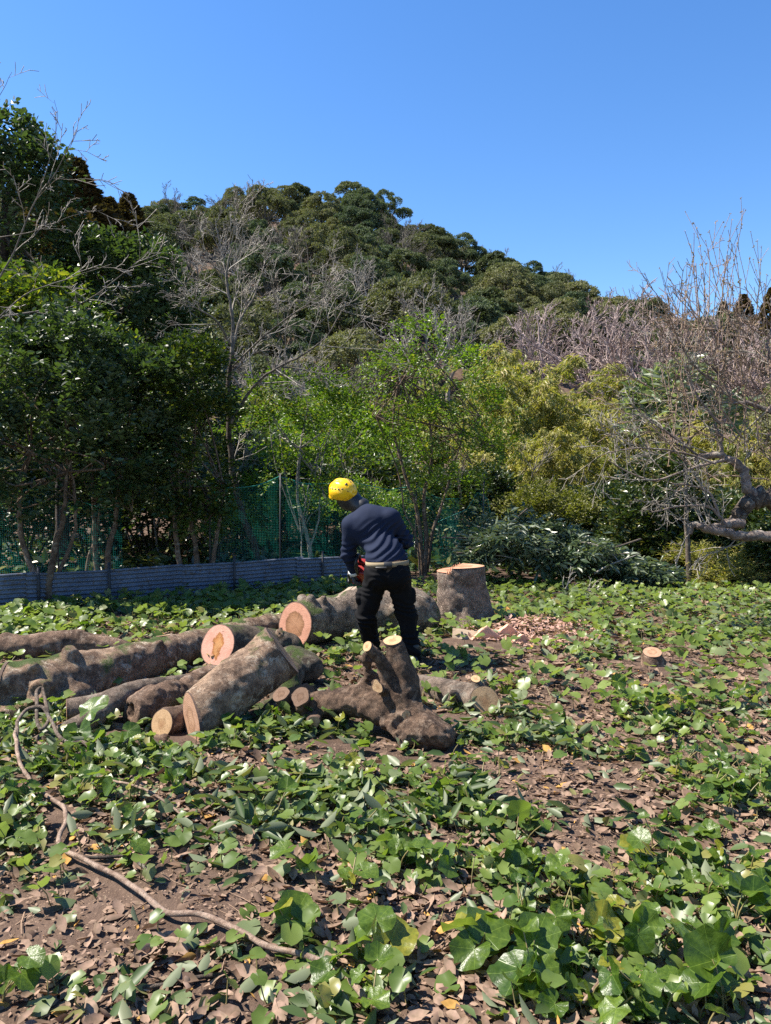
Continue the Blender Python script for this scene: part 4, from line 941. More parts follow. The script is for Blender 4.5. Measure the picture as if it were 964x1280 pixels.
make_log('stick', 'thin stick with a round pale sawn end beside the gnarled root like branch', 'stick', [dict(pts=[pz(181, 942, 4.47), pz(205, 938, 4.52), pz(232, 930, 4.62)], r=[.020, .022, .02], c0=(-.7, -.7, 0), m0=CT_PALE)], BK_BRN, cell=.008, lump=.003, seed=11)
# stubby branch in the middle
make_log('stubby_branch', 'thick crooked branch with upright sawn stubs like a hand in front of the worker', 'branch', [
    dict(pts=[pz(322, 908, 5.15), pz(360, 893, 5.0), pz(410, 882, 4.92), pz(455, 876, 4.85), pz(495, 888, 4.75), pz(525, 908, 4.62), pz(548, 924, 4.52)], r=[.095, .092, .085, .09, .12, .125, .10], lump=1.15),
    dict(pts=[pz(505, 885, 4.72), pz(502, 840, 4.74), pz(491, 801, 4.76)], r=[.12, .08, .058], c1=(-.2, -.25, 1), m1=CT_PALE, lump=.55),
    dict(pts=[pz(490, 858, 4.72), pz(478, 828, 4.70), pz(459, 808, 4.68)], r=[.055, .038, .032], c1=(-.6, -.55, .6), m1=CT_PALE, lump=.3),
    dict(pts=[pz(474, 872, 4.85), pz(463, 845, 4.86), pz(457, 818, 4.86)], r=[.07, .042, .026], lump=1.8),
    dict(pts=[pz(508, 890, 4.66), pz(509, 893, 4.56)], r=[.035, .026], c1=(0, -1, .1), m1=CT_PALE, smooth=False),
    dict(pts=[pz(480, 862, 4.72), pz(473, 859, 4.64)], r=[.035, .028], c1=(-.4, -.9, .2), m1=CT_PALE, smooth=False),
    dict(pts=[pz(500, 900, 4.66), pz(505, 925, 4.5)], r=[.07, .03], smooth=False, lump=1.6), dict(pts=[pz(530, 905, 4.55), pz(545, 914, 4.46)], r=[.07, .04], smooth=False),
    dict(pts=[pz(365, 895, 4.95), pz(352, 868, 4.88)], r=[.045, .042], c1=(-.3, -.5, .8), m1=CT_OLD, smooth=False),
    dict(pts=[pz(385, 888, 4.95), pz(376, 872, 4.80)], r=[.055, .05], c1=(-.3, -.7, .6), m1=CT_OLD, smooth=False),
    dict(pts=[pz(398, 890, 4.95), pz(391, 902, 4.72)], r=[.035, .026], c1=(-.1, -.95, -.1), m1=CT_PALE, smooth=False)], BK_DARK, cell=.012, lump=.020, lscale=11, seed=19, holes=[(pz(520, 897, 4.47), .04), (pz(497, 905, 4.56), .045), (pz(541, 930, 4.38), .04), (pz(470, 888, 4.74), .03), (pz(512, 930, 4.44), .04), (pz(530, 915, 4.40), .03)], blend=.022)
make_log('log', 'short grey log with an upright sawn stub and a chipped end beside the stubby branch', 'log', [
    dict(pts=[pz(520, 858, 5.75), pz(560, 866, 5.5), pz(606, 876, 5.25)], r=[.085, .092, .098], c1=(.25, -.86, .42), m1=CT_PALE),
    dict(pts=[pz(598, 872, 5.32), pz(595, 849, 5.32)], r=[.045, .034], c1=(-.1, -.45, .85), m1=CT_PALE, smooth=False),
    dict(pts=[pz(572, 872, 5.4), pz(566, 866, 5.28)], r=[.05, .03], smooth=False)], BK_GREY, cell=.014, lump=.010, seed=13)
make_log('log', 'grey log lying along the edge of the clearing below the gnarled tree', 'log', [
    dict(pts=[pz(905, 764, 10.1), pz(950, 772, 9.8), pz(1010, 780, 9.4)], r=[.08, .09, .09], c0=(-.9, -.4, 0), m0=CT_TAN)], BK_GREY, cell=.02, seed=14)
# small stump among the leaves
sp = gnd(815, 832)
make_log('small_stump', 'small low pale topped stump among the leaves on the open ground', 'stump', [
    dict(pts=[sp - [0, 0, .06], sp + [0, 0, .06], sp + [0, 0, .115]], r=[.10, .085, .075], c1=(-.1, -.35, 1), m1=CT_TAN, smooth=False), dict(pts=[sp + [.05, -.02, .02], sp + [.2, -.08, -.03]], r=[.06, .04], smooth=False), dict(pts=[sp + [-.04, -.04, .02], sp + [-.13, -.1, -.04]], r=[.05, .03], smooth=False)], BK_BRN, cell=.012, lump=.008, seed=15)
# big stump: two level cut with a splintered hinge
sb = np.array([.825, 8.55, 0.])
def stump_fn(P):
    q = P - sb; r = np.hypot(q[:, 0], q[:, 1]); a = np.arctan2(q[:, 1], q[:, 0])
    R0 = .250 + .085 * np.exp(-np.clip(q[:, 2], 0, 2) / .19) * (1 + .9 * np.cos(a + .3)) + .035 * np.maximum(np.cos(a * 5 + .6), 0) ** 2 * np.exp(-np.clip(q[:, 2], 0, 2) / .25) + .02 * np.cos(a * 3 + 1)
    R0 = R0 + np.where(np.abs(((a + .5 + math.pi) % (2 * math.pi)) - math.pi) < .6, .05 * np.exp(-np.clip(q[:, 2], 0, 2) / .5) * np.cos((((a + .5 + math.pi) % (2 * math.pi)) - math.pi) / .6 * 1.57), 0)
    f = (r - R0) * .85; bd = np.abs(f) < .08; f[bd] += .013 * (vnoise(P[bd], 8, 21) + .5 * vnoise(P[bd], 22, 22))
    top = np.where(q[:, 0] * .55 - q[:, 1] * .2 > -.02, .635 + .03 * q[:, 0], .585 + .02 * q[:, 1])
    return np.maximum(np.maximum(f, q[:, 2] - top), -q[:, 2] - .12)
st = thing('tree_stump', 'tall flared stump with a fresh red sawn top and sawdust on its bark', 'stump', sb)
V, F = surface_nets(stump_fn, sb - [.5, .5, .15], sb + [.5, .5, .72], .018); obj('bark', mk_mesh('bark', V - sb, F, BK_DUST, True), st)
for nm, keep, zt, slope in (('cut_face', 1, .635, (.03, 0)), ('cut_face', -1, .585, (0, .02))):
    N = 72; a = np.linspace(0, 2 * math.pi, N, endpoint=False); rr = np.full(N, .26)
    for k in range(N):
        t = np.linspace(.15, .42, 120); Q = sb + np.stack([np.cos(a[k]) * t, np.sin(a[k]) * t, t * 0 + .56], -1); f = stump_fn(Q); rr[k] = t[np.argmax(f > 0)]
    rr = np.convolve(np.r_[rr[-2:], rr, rr[:2]], np.ones(5) / 5, 'valid') * .99
    bm = bmesh.new(); vs = [bm.verts.new((math.cos(x) * r_, math.sin(x) * r_, 0)) for x, r_ in zip(a, rr)]; bm.faces.new(vs)
    pn = Vector((.55, -.2, 0)).normalized() * keep
    bmesh.ops.bisect_plane(bm, geom=bm.verts[:] + bm.edges[:] + bm.faces[:], plane_co=Vector((-.02 / .55 if False else -.034, 0, 0)), plane_no=-pn, clear_outer=True)
    bmesh.ops.triangulate(bm, faces=bm.faces[:])
    me = bpy.data.meshes.new(nm); bm.to_mesh(me); bm.free(); uvl = me.uv_layers.new(name='UVMap')
    for l in me.loops: vv = me.vertices[l.vertex_index].co; uvl.data[l.index].uv = (vv.x / .29, vv.y / .29)
    for v_ in me.vertices: v_.co.z = zt + slope[0] * v_.co.x + slope[1] * v_.co.y + .004
    me.materials.append(CT_RED if keep < 0 else CT_STUMP); obj(nm, me, st)
rk = np.random.default_rng(31); T = Tubes(); ln = norm([.2, .55, 0])
for k in range(34):
    s = rk.uniform(-.26, .24); p = np.array([-.036, 0, .57]) + ln * s + rk.normal(0, .008, 3) * [1, 1, 0]; p = np.array([p[0] + rk.uniform(-.03, .0), p[1], .575]); h = rk.uniform(.02, .085)
    T.add([p, p + [rk.normal(0, .004), rk.normal(0, .004), h * .6], p + [rk.normal(0, .008), rk.normal(0, .008), h]], [rk.uniform(.006, .013), .007, .001], 4)
tag(T.build('splinter', plain('red_splinter', (.62, .30, .18), .8, .2), st), kind='stuff')
# sawn pieces by the stump
def slab(name, label, cat, P4, thick, mat, seed=0):
    """P4: world quad corners, extruded away from the camera by thick; edges roughened"""
    P4 = np.array(P4, float); c = P4.mean(0); nrm = norm(np.cross(P4[1] - P4[0], P4[3] - P4[0])); nrm = nrm * (1 if nrm[1] > 0 else -1)
    rn = np.random.default_rng(seed); o = thing(name, label, cat, (c[0], c[1], P4[:, 2].min())); bm = bmesh.new(); N = 7; grid = {}
    for side in (0, 1):
        for i in range(N):
            for j in range(4):
                u, v = i / (N - 1), j / 3; p = (P4[0] * (1 - u) + P4[1] * u) * (1 - v) + (P4[3] * (1 - u) + P4[2] * u) * v
                p = p + nrm * thick * side + rn.normal(0, .004, 3); grid[side, i, j] = bm.verts.new(p - np.array(o.location))
    def q(*k): 
        bm.faces.new([grid[x] for x in k])
    for i in range(N - 1):
        for j in range(3):
            q((0, i, j), (0, i + 1, j), (0, i + 1, j + 1), (0, i, j + 1)); q((1, i, j), (1, i, j + 1), (1, i + 1, j + 1), (1, i + 1, j))
    for i in range(N - 1):
        q((0, i, 0), (1, i, 0), (1, i + 1, 0), (0, i + 1, 0)); q((0, i, 3), (0, i + 1, 3), (1, i + 1, 3), (1, i, 3))
    for j in range(3):
        q((0, 0, j), (0, 0, j + 1), (1, 0, j + 1), (1, 0, j)); q((0, N - 1, j), (1, N - 1, j), (1, N - 1, j + 1), (0, N - 1, j + 1))
    bmesh.ops.recalc_face_normals(bm, faces=bm.faces[:]); me = bpy.data.meshes.new(name); bm.to_mesh(me); bm.free(); me.materials.append(mat); obj('slice', me, o); return o
M_WOOD = Mat('raw_grey_wood'); co = M_WOOD.co('Object'); w1 = M_WOOD.noise(M_WOOD.n('VectorMath', {0: co, 1: (4, 4, 40)}, operation='MULTIPLY').outputs[0], 1.5, 4)
M_WOOD = M_WOOD.done(M_WOOD.prin(M_WOOD.mix(w1, (.26, .19, .13), (.44, .34, .25)), .85, .2, M_WOOD.bump(w1, .4, .01)))
M_CHIPW = Mat('raw_red_wood'); co = M_CHIPW.co('Object'); w1 = M_CHIPW.noise(M_CHIPW.n('VectorMath', {0: co, 1: (30, 6, 10)}, operation='MULTIPLY').outputs[0], 2, 4)
M_CHIPW = M_CHIPW.done(M_CHIPW.prin(M_CHIPW.mix(w1, (.50, .25, .16), (.70, .42, .29)), .85, .2, M_CHIPW.bump(w1, .4, .01)))
slab('wood_slice', 'greyish wedge board leaning against the foot of the tall stump', 'board', [pz(566, 801, 7.6), pz(613, 807, 7.45), pz(613, 791, 7.5), pz(566, 785, 7.65)], .03, M_WOOD, 1)
slab('wood_slice', 'flat reddish sawn wedge lying on top of the thick felled trunk', 'board', [pz(420, 747, 7.65), pz(448, 745, 7.85), pz(446, 733, 7.95), pz(436, 734, 7.95)], .05, M_WOOD, 2)
def chunk(px, py, d, sx, sy, sz, label, seed):
    b_ = np.array(gnd(px, py)); 
    def fn(P):
        q = P - b_; f = np.maximum(np.maximum(np.abs(q[:, 0]) - sx, np.abs(q[:, 1]) - sy), q[:, 2] - sz * (1 - np.abs(q[:, 0]) / sx * .75) + .2 * q[:, 1]); return f + .012 * vnoise(P, 14, seed)
    o = thing('wood_chunk', label, 'wood chunk', b_); V, F = surface_nets(fn, b_ - [sx + .04, sy + .04, .03], b_ + [sx + .04, sy + .04, sz + .1], .014); obj('wood', mk_mesh('wood', V - b_, F, M_CHIPW, False), o)
chunk(607, 801, 0, .14, .10, .15, 'salmon coloured wood chunk just behind the wedge board at the stump', 3)
chunk(634, 797, 0, .13, .10, .14, 'rough salmon wood chunk between the stump and the chips', 4)
chunk(652, 804, 0, .10, .08, .09, 'smaller reddish wood chunk at the edge of the chip heap', 5)

# vines on the ground
def vine(name, label, pl, r, mat, seed, lift=.035, cat='vine'):
    rn = np.random.default_rng(seed); P = np.array([gnd(x, y, 0) + [0, 0, (q[0] if q else 0)] for x, y, *q in pl]); P[:, 2] += gz(P[:, 0], P[:, 1]) + lift
    p = smooth_path(P, 8); n = len(p); p += np.stack([vnoise(p, 9, seed), vnoise(p, 9, seed + 1), vnoise(p, 9, seed + 2)], -1) * r * .8; c = p[n // 2].copy(); c[2] = 0
    rad = r * (1 + .14 * vnoise(p, 30, seed + 4)); rad[0] *= .7; rad[-1] *= .8; T = Tubes(); T.add(p - c, rad, 9, True); o = obj(name, T.mesh(name, mat), None, c); return tag(o, label, cat)
BK_VINE = bark_mat('pale_vine_bark', (.20, .135, .10), (.40, .30, .235), lich=.2, scale=3.0, bump=.5)
vine('vine_stem', 'long pale woody vine snaking over the leaf litter to the foreground', [(20, 945, .10), (22, 968, .06), (40, 990), (62, 1008), (80, 1022), (82, 1042), (72, 1062), (85, 1075), (105, 1085), (150, 1108), (190, 1133), (212, 1147), (250, 1152), (290, 1170), (330, 1190), (380, 1205), (410, 1218), (440, 1240), (475, 1278)], .0105, BK_VINE, 41)
vine('vine_stem', 'looped grey vine curling over the sawn tip of the forked branch', [(24, 955, .05), (22, 938, .12), (34, 925, .16), (52, 925, .17), (62, 930, .12), (50, 937, .08), (46, 915, .2), (54, 908, .22), (60, 925, .14), (80, 948, .05), (105, 947, .03), (112, 955, .02), (90, 962, .02)], .011, BK_GREY, 42)
vine('vine_stem', 'thin dark twig lying under the long pale vine', [(100, 1082), (130, 1082), (160, 1080), (175, 1088), (188, 1098)], .007, W_DARK, 43, .03, 'twig')
vine('twig', 'reddish straight twig poking out from the leaves in the foreground', [(730, 1272, .02), (755, 1245, .04), (778, 1228, .07)], .006, BK_VINE, 44, .02, 'twig')
vine('twig', 'thin curved pale twig on the bare soil', [(735, 925), (760, 920), (775, 930), (800, 948), (835, 966)], .006, BK_VINE, 45, .015, 'twig')
vine('twig', 'pale twig running under the green leaves behind the long vine', [(140, 990, .03), (180, 1005, .04), (210, 1020, .03), (238, 1038, .01)], .006, BK_VINE, 46, .02, 'twig')
vine('stick', 'dark stick lying on the litter beside the big heart shaped leaf', [(165, 1245), (200, 1238), (240, 1228), (290, 1222)], .007, W_MID, 47, .015, 'twig')
# ================================================================== the worker
WB = np.array([px_x(490, 6.55), 6.55, 0.]); WB[2] = gz(WB[0], WB[1]) + .005
def L3(*p): return np.array(p, float)
hipL, kneeL, ankL = L3(-.125, .02, .80), L3(-.225, .10, .43), L3(-.165, .27, .10)
hipR, kneeR, ankR = L3(.045, -.02, .80), L3(.125, .06, .44), L3(.185, .02, .10)
pel, wai, che, nck = L3(-.04, .0, .84), L3(-.06, .05, .98), L3(-.17, .17, 1.19), L3(-.25, .27, 1.345)
shL, elL, wrL = L3(-.355, .19, 1.205), L3(-.385, .26, .945), L3(-.335, .38, .77)
shR, elR, wrR = L3(-.005, .13, 1.275), L3(.125, .27, 1.07), L3(-.06, .50, .88)
hd = L3(-.425, .36, 1.475)
def folds(P, amp):
    # slanting pulled folds across the back, from the right shoulder blade down to the left waist
    s = P @ norm(L3(.62, .1, -.75)) ; w = vnoise(P, 6, 51) * .035
    m = sstep(-.33, -.15, P[:, 0]) * (1 - sstep(1.18, 1.30, P[:, 2])) * sstep(.90, .97, P[:, 2])
    return amp * m * (np.abs(np.sin((s + w) * 62)) ** 1.6 - .5) + .0045 * vnoise(P, 16, 52)
def arm(P, s, e, w, g=0.0):
    return smin(seg_sdf(P, s, e, .073 + g, .056 + g), seg_sdf(P, e, w, .056 + g, .040 + g), .03)
def torso(P, g=0.0):
    f = smin(ellip_sdf(P, pel + [0, 0, .03], (.165 + g, .125 + g, .15 + g)), ellip_sdf(P, wai, (.160 + g, .115 + g, .15 + g)), .08)
    f = smin(f, ellip_sdf(P, che, (.185 + g, .13 + g, .19 + g)), .10)
    f = smin(f, seg_sdf(P, shL * .85 + che * .15 + [0, 0, .02], shR * .85 + che * .15, .085 + g, .09 + g), .07)
    return smin(f, seg_sdf(P, che + [-.02, .03, .08], nck, .10 + g, .062 + g), .06)
def leg(P, h, k, a, g=0.0):
    return smin(seg_sdf(P, h, k, .098 + g, .070 + g), seg_sdf(P, k, a, .070 + g, .052 + g), .04)
def boots(P):
    f = None
    for a, fw in ((ankL, norm(L3(-.45, .9, 0))), (ankR, norm(L3(.15, .98, 0)))):
        t = seg_sdf(P, L3(a[0], a[1], .045) - fw * .05, L3(a[0], a[1], .038) + fw * .15, .048, .040)
        t = smin(t, seg_sdf(P, a + [0, 0, .07], L3(a[0], a[1], .05), .058, .05), .03); t = np.maximum(t, -P[:, 2] + .0); f = [t] if f is None else f + [t]
    return f
def hand(P, w, tip, grip, side):
    """palm from the wrist to the grip, four curled fingers and a thumb closing on the handle"""
    d = norm(tip - w); u = norm(grip); v = norm(np.cross(d, u)) * side
    pc = w + d * .055; f = smin(seg_sdf(P, w, pc, .028, .030), seg_sdf(P, pc - u * .028, pc + u * .028, .024, .022), .02)
    for k, (o, ln) in enumerate(zip((-.036, -.012, .012, .034), (.9, 1.05, 1.0, .8))):
        a = pc + d * .03 + u * o; b = a + (d * .035 + v * .012) * ln; c = b + (v * .034 - d * .004) * ln; e = c + (-d * .028 + v * .004) * ln
        f = np.minimum(f, chain_sdf(P, [a, b, c, e], [.0105, .0100, .0095, .0085], .004))
    a = pc - u * .034 - d * .01; f = np.minimum(f, chain_sdf(P, [a, a - u * .02 + v * .022 + d * .008, a - u * .008 + v * .045 + d * .026], [.013, .0115, .0095], .004))
    return f
tipL, gripL = L3(-.325, .44, .70), L3(.55, .5, -.25)
tipR, gripR = L3(-.12, .53, .80), L3(.2, .7, -.5)
HM = np.array(Matrix.Rotation(R(-22), 3, 'Y') @ Matrix.Rotation(R(28), 3, 'X') @ Matrix.Rotation(R(38), 3, 'Z'))   # head: columns are its right, forward, up axes
HS = 1.03
def head_loc(P): return (P - hd) @ HM / HS
def head(P):
    q = head_loc(P); f = ellip_sdf(q, (0, 0, .02), (.077, .095, .105)); f = smin(f, ellip_sdf(q, (0, .025, -.06), (.058, .07, .06)), .04)
    f = smin(f, seg_sdf(q, L3(0, .088, .005), L3(0, .112, -.025), .012, .016), .012)                                          # nose
    f = smin(f, seg_sdf(q, L3(-.03, .083, .018), L3(.03, .083, .018), .012, .012), .012)                                      # brow
    f = smin(f, seg_sdf(q, L3(-.018, .083, -.062), L3(.018, .083, -.062), .010, .010), .008)                                  # mouth
    for s in (-1, 1):
        f = np.maximum(f, -(np.linalg.norm(q - L3(s * .03, .096, .0), axis=-1) - .012)); f = smin(f, ellip_sdf(q, (s * .078, -.01, -.005), (.012, .02, .032)), .01)
    return f
def body(P):
    f = smin(torso(P, -.012), smin(head(P), seg_sdf(P, nck, hd + HM @ L3(0, -.02, -.05), .058, .055), .04), .03)
    f = np.minimum(f, np.minimum(arm(P, shL, elL, wrL, -.01), arm(P, shR, elR, wrR, -.01)))
    f = smin(f, np.minimum(leg(P, hipL, kneeL, ankL, -.012), leg(P, hipR, kneeR, ankR, -.012)), .03)
    f = np.minimum(f, np.minimum(hand(P, wrL, tipL, gripL, 1), hand(P, wrR, tipR, gripR, -1)))
    return f
M_SKIN = plain('skin', (.36, .20, .14), .55, .4, ns=60, var=.1)
def cloth(name, col, bump, sc=300, rough=.85):
    M = Mat(name); co = M.co('Object'); n = M.noise(co, 7, 4, .6); w = M.noise(co, sc, 2)
    return M.done(M.prin(M.mix(n, tuple(v * .8 for v in col), tuple(v * 1.2 for v in col)), rough, .12, M.bump(M.math('ADD', n, M.math('MULTIPLY', w, .2)), bump, .01)))
M_SHIRT = cloth('navy_knit', (.013, .0185, .039), .3); M_TROU = cloth('black_work_cloth', (.0048, .0047, .0055), .4); M_BLK = plain('black_rubber', (.012, .012, .013), .5)
M_BELT = cloth('beige_webbing', (.24, .19, .12), .3); M_YEL = plain('yellow_helmet_shell', (.80, .46, .006), .28, .5, var=.04, ns=6); M_GLOVE = cloth('grey_glove', (.08, .08, .085), .3)
M_RED = plain('red_saw_plastic', (.27, .013, .010), .4, .5, var=.15); M_STEEL = plain('bar_steel', (.45, .45, .46), .35, .5, .8); M_WHITE = plain('white_trim', (.7, .7, .68), .5)
person = thing('person', 'worker in a navy shirt and yellow helmet bending over a felled trunk with a chainsaw', 'person', WB)
def part(name, fn, lo, hi, h, mat, parent=person, smooth=True):
    V, F = surface_nets(fn, lo, hi, h); return obj(name, mk_mesh(name, V, F, mat, smooth), parent)
part('body', body, (-.66, -.2, 0), (.32, .70, 1.72), .0095, M_SKIN)
def shirt(P):
    f = smin(torso(P, .006), np.minimum(arm(P, shL, elL, wrL, .008), arm(P, shR, elR, wrR, .008)), .045)
    f = f + folds(P, .013)
    elbow = np.minimum(np.linalg.norm(P - elL, axis=-1), np.linalg.norm(P - elR, axis=-1)); f = f + .005 * np.sin(P[:, 2] * 130 + 6 * vnoise(P, 9, 54)) * (1 - sstep(.10, .2, elbow))
    low = .918 + .25 * (P[:, 0] + .06) * .25 + .012 * vnoise(P, 18, 53); inarm = np.minimum(seg_sdf(P, elL, wrL, .08, .08), seg_sdf(P, elR, wrR, .08, .08)) < 0
    f = np.maximum(f, np.where(inarm, -1, low - P[:, 2])); f = np.maximum(f, (P - nck - [-.012, .03, .01]) @ norm(nck - che))
    for e, w in ((elL, wrL), (elR, wrR)): f = np.maximum(f, np.where(np.linalg.norm(P - w, axis=-1) < .13, (P - w) @ norm(w - e) + .005, -1))
    return f
part('shirt', shirt, (-.58, -.2, .66), (.32, .66, 1.5), .0085, M_SHIRT)
def trousers(P):
    f = smin(leg(P, hipL, kneeL, ankL, .014), leg(P, hipR, kneeR, ankR, .014), .02); f = smin(f, ellip_sdf(P, pel, (.178, .145, .15)), .07)
    f = smin(f, smin(ellip_sdf(P, L3(-.115, -.055, .79), (.095, .09, .10)), ellip_sdf(P, L3(.04, -.085, .79), (.095, .09, .10)), .03), .05)
    for k, s in ((kneeL, -1), (kneeR, 1)): f = np.minimum(f, ellip_sdf(P, k + [s * .045, -.03, .17], (.045, .055, .08)))        # thigh pockets
    z = P[:, 2]; w = vnoise(P, 7, 61)
    fold = np.sin(z * 75 + 9 * w + P[:, 0] * 12) * (.006 * (1 - sstep(.22, .5, z)) + .0035 + .004 * np.exp(-((z - .44) / .1) ** 2)) + .006 * w + .003 * vnoise(P, 22, 62)
    return np.maximum(np.maximum(f + fold, z - .915), .055 - z)
part('trousers', trousers, (-.42, -.24, .03), (.36, .42, .95), .0085, M_TROU)
part('boot', lambda P: boots(P)[0], (-.40, -.15, -.01), (.34, .5, .26), .010, M_BLK); part('boot', lambda P: boots(P)[1], (-.40, -.15, -.01), (.34, .5, .26), .010, M_BLK)
# belt: beige band with a dark centre keeper
def ring_band(z0, z1, grow_, a0, a1, name, mat, n=40):
    a = np.linspace(a0, a1, n); V = []
    for zz in (z0, z1):
        for o in (0, .007):
            r = .170 + grow_ + o; V += list(np.stack([pel[0] + np.cos(a) * r, pel[1] + np.sin(a) * (r - .03), zz + .05 * (np.cos(a) * .18) + a * 0], -1))
    F = []
    for i in range(n - 1):
        b0, b1, t0, t1 = i, n + i, 2 * n + i, 3 * n + i; F += [(b1, b1 + 1, t1 + 1, t1), (b0 + 1, b0, t0, t0 + 1), (t0, t1, t1 + 1, t0 + 1), (b1, b0, b0 + 1, b1 + 1)]
    return obj(name, mk_mesh(name, np.array(V), np.array(F), mat, True), person)
ring_band(.878, .920, .010, 0, 2 * math.pi, 'belt', M_BELT, 64)
ring_band(.86, .925, .018, R(262), R(282), 'belt_keeper', M_BLK, 6)
ring_band(.868, .885, .019, R(240), R(268), 'belt_pouch_strap', M_BLK, 8)
# hood, helmet
def hood(P):
    q = head_loc(P); f = smin(ellip_sdf(q, (0, -.022, -.03), (.094, .098, .105)), seg_sdf(P, nck + [-.02, .01, .03], hd + HM @ L3(0, -.03, -.05), .080, .082), .05)
    return np.maximum(f + .005 * vnoise(P, 20, 71), np.where(q[:, 1] > .045, .02, -1) * 1.0 + np.maximum(q[:, 1] - .045, 0) - .02)
part('hood', hood, (-.66, .08, 1.2), (-.06, .66, 1.72), .009, M_BLK)
def helmet(P):
    q = head_loc(P); o = ellip_sdf(q, (0, -.002, .035), (.112, .138, .120)) + .0025 * np.cos(q[:, 0] * 95) * sstep(.02, .09, q[:, 2]) - .012 * (1 - sstep(.02, .05, q[:, 2])) * sstep(.0, .1, q[:, 1]); i = ellip_sdf(q, (0, -.002, .03), (.103, .129, .112))
    rim = .016 + .022 * np.cos(np.clip(q[:, 1], -.14, .14) / .14 * 3.0) * .5 - .012 * np.abs(q[:, 1] / .13)
    return np.maximum(np.maximum(o, -i), rim - q[:, 2])
hel = part('helmet', helmet, (-.66, .12, 1.28), (-.18, .64, 1.76), .0075, M_YEL)
def surf_patch(name, c, sx, sy, parent, mat, lift=.004, sides=8, thick=.006):
    """small raised patch seated on the helmet, c = (azimuth, elevation) in head axes"""
    az, el = c; 
    def pt(a, e): 
        v = L3(math.sin(a) * math.cos(e), math.cos(a) * math.cos(e), math.sin(e)); return hd + HM @ (HS * (L3(0, -.002, .035) + v * L3(.112 + lift, .138 + lift, .120 + lift)))
    V = [pt(az, el)] + [pt(az + math.cos(t) * sx, el + math.sin(t) * sy) for t in np.linspace(0, 2 * math.pi, sides, endpoint=False)]
    F = [(0, 1 + k, 1 + (k + 1) % sides) for k in range(sides)]; n = len(V); cen = np.mean(V, axis=0); nr = norm(cen - hd); W = [v - nr * thick for v in V]
    F += [(1 + k, n + 1 + k, n + 1 + (k + 1) % sides) for k in range(sides)] + [(1 + k, n + 1 + (k + 1) % sides, 1 + (k + 1) % sides) for k in range(sides)]
    return obj(name, mk_mesh(name, np.array(V + W), np.array(F), mat, True), parent)
for s in (-1, 1):
    for k in range(5): surf_patch('vent', (s * R(62 + 20 * k), R(40 + 5 * math.sin(k * .8))), .10, .05 + .012 * (k % 2), hel, M_BLK, .0015, 6)
    surf_patch('side_patch', (s * R(160), R(22)), .06, .06, hel, M_BLK, .002)
surf_patch('rear_badge', (R(180), R(50)), .20, .06, hel, M_BLK, .002, 6)
part('cuff', lambda P: np.maximum(np.abs(seg_sdf(P, wrL - norm(wrL - elL) * .03, wrL + norm(wrL - elL) * .0, .048, .046)) - .006, np.abs((P - wrL + norm(wrL - elL) * .012) @ norm(wrL - elL)) - .018), (-.46, .24, .66), (-.2, .5, .9), .006, M_WHITE)
part('glove', lambda P: hand(P, wrL, tipL, gripL, 1) - .004, (-.46, .26, .6), (-.2, .56, .84), .0055, M_GLOVE)
part('glove', lambda P: hand(P, wrR, tipR, gripR, -1) - .004, (-.25, .38, .7), (.06, .66, .97), .0055, M_GLOVE)

# ---- chainsaw held in front of him
def bevel_box(name, c, size, mat, parent, rot=(0, 0, 0), bev=.012, taper=0.0):
    bm = bmesh.new(); bmesh.ops.create_cube(bm, size=1)
    for v in bm.verts: v.co = Vector((v.co.x * size[0] * (1 - taper * (v.co.z + .5)), v.co.y * size[1], v.co.z * size[2]))
    bmesh.ops.bevel(bm, geom=bm.edges[:], offset=bev, segments=3, profile=.6, affect='EDGES'); me = bpy.data.meshes.new(name); bm.to_mesh(me); bm.free()
    for p in me.polygons: p.use_smooth = True
    me.materials.append(mat); o = obj(name, me, parent, c); o.rotation_euler = rot; return o
saw = thing('chainsaw', 'red chainsaw with a steel bar held low over the felled trunk', 'chainsaw', WB + L3(-.29, .46, .71))
saw.rotation_euler = (R(8), R(36), R(84))
# local axes: x forward along the bar, z up
bevel_box('engine_housing', (-.03, 0, .03), (.24, .16, .13), M_RED, saw, bev=.025, taper=.15)
bevel_box('air_filter_cover', (-.10, 0, .10), (.12, .13, .06), M_RED, saw, bev=.02, taper=.2)
bevel_box('starter_cover', (-.02, .085, .02), (.16, .03, .12), M_BLK, saw, bev=.012)
bevel_box('clutch_cover', (.03, -.088, -.01), (.17, .03, .09), M_RED, saw, bev=.012)
T = Tubes(); T.add(smooth_path([(.05, .10, -.04), (.06, .12, .06), (.05, .10, .15), (.04, .0, .17), (.03, -.09, .14), (.03, -.10, .05)], 5), np.full(26, .013), 8, True); T.build('front_handle', M_BLK, saw)
T = Tubes(); T.add(smooth_path([(-.14, 0, .09), (-.24, 0, .10), (-.30, 0, .06), (-.28, 0, -.02), (-.14, 0, -.03)], 5), np.full(21, .016), 8, True); T.build('rear_handle', M_BLK, saw)
bevel_box('hand_guard', (.10, 0, .16), (.012, .15, .09), M_BLK, saw, (0, R(18), 0), .004)
def bar_mesh(L, w, th, x0=.08):
    pts = [(x0, -w)] + [(x0 + L + math.sin(t) * w, -math.cos(t) * w) for t in np.linspace(0, math.pi, 12)] + [(x0, w)]; n = len(pts)
    V = [(x, -.095 - th, z) for x, z in pts] + [(x, -.095 + th, z) for x, z in pts]; bm = bmesh.new(); vs = [bm.verts.new(v) for v in V]; bm.faces.new(vs[:n][::-1]); bm.faces.new(vs[n:])
    for k in range(n): bm.faces.new([vs[k], vs[(k + 1) % n], vs[n + (k + 1) % n], vs[n + k]])
    bmesh.ops.recalc_face_normals(bm, faces=bm.faces[:]); me = bpy.data.meshes.new('bar'); bm.to_mesh(me); bm.free(); return me
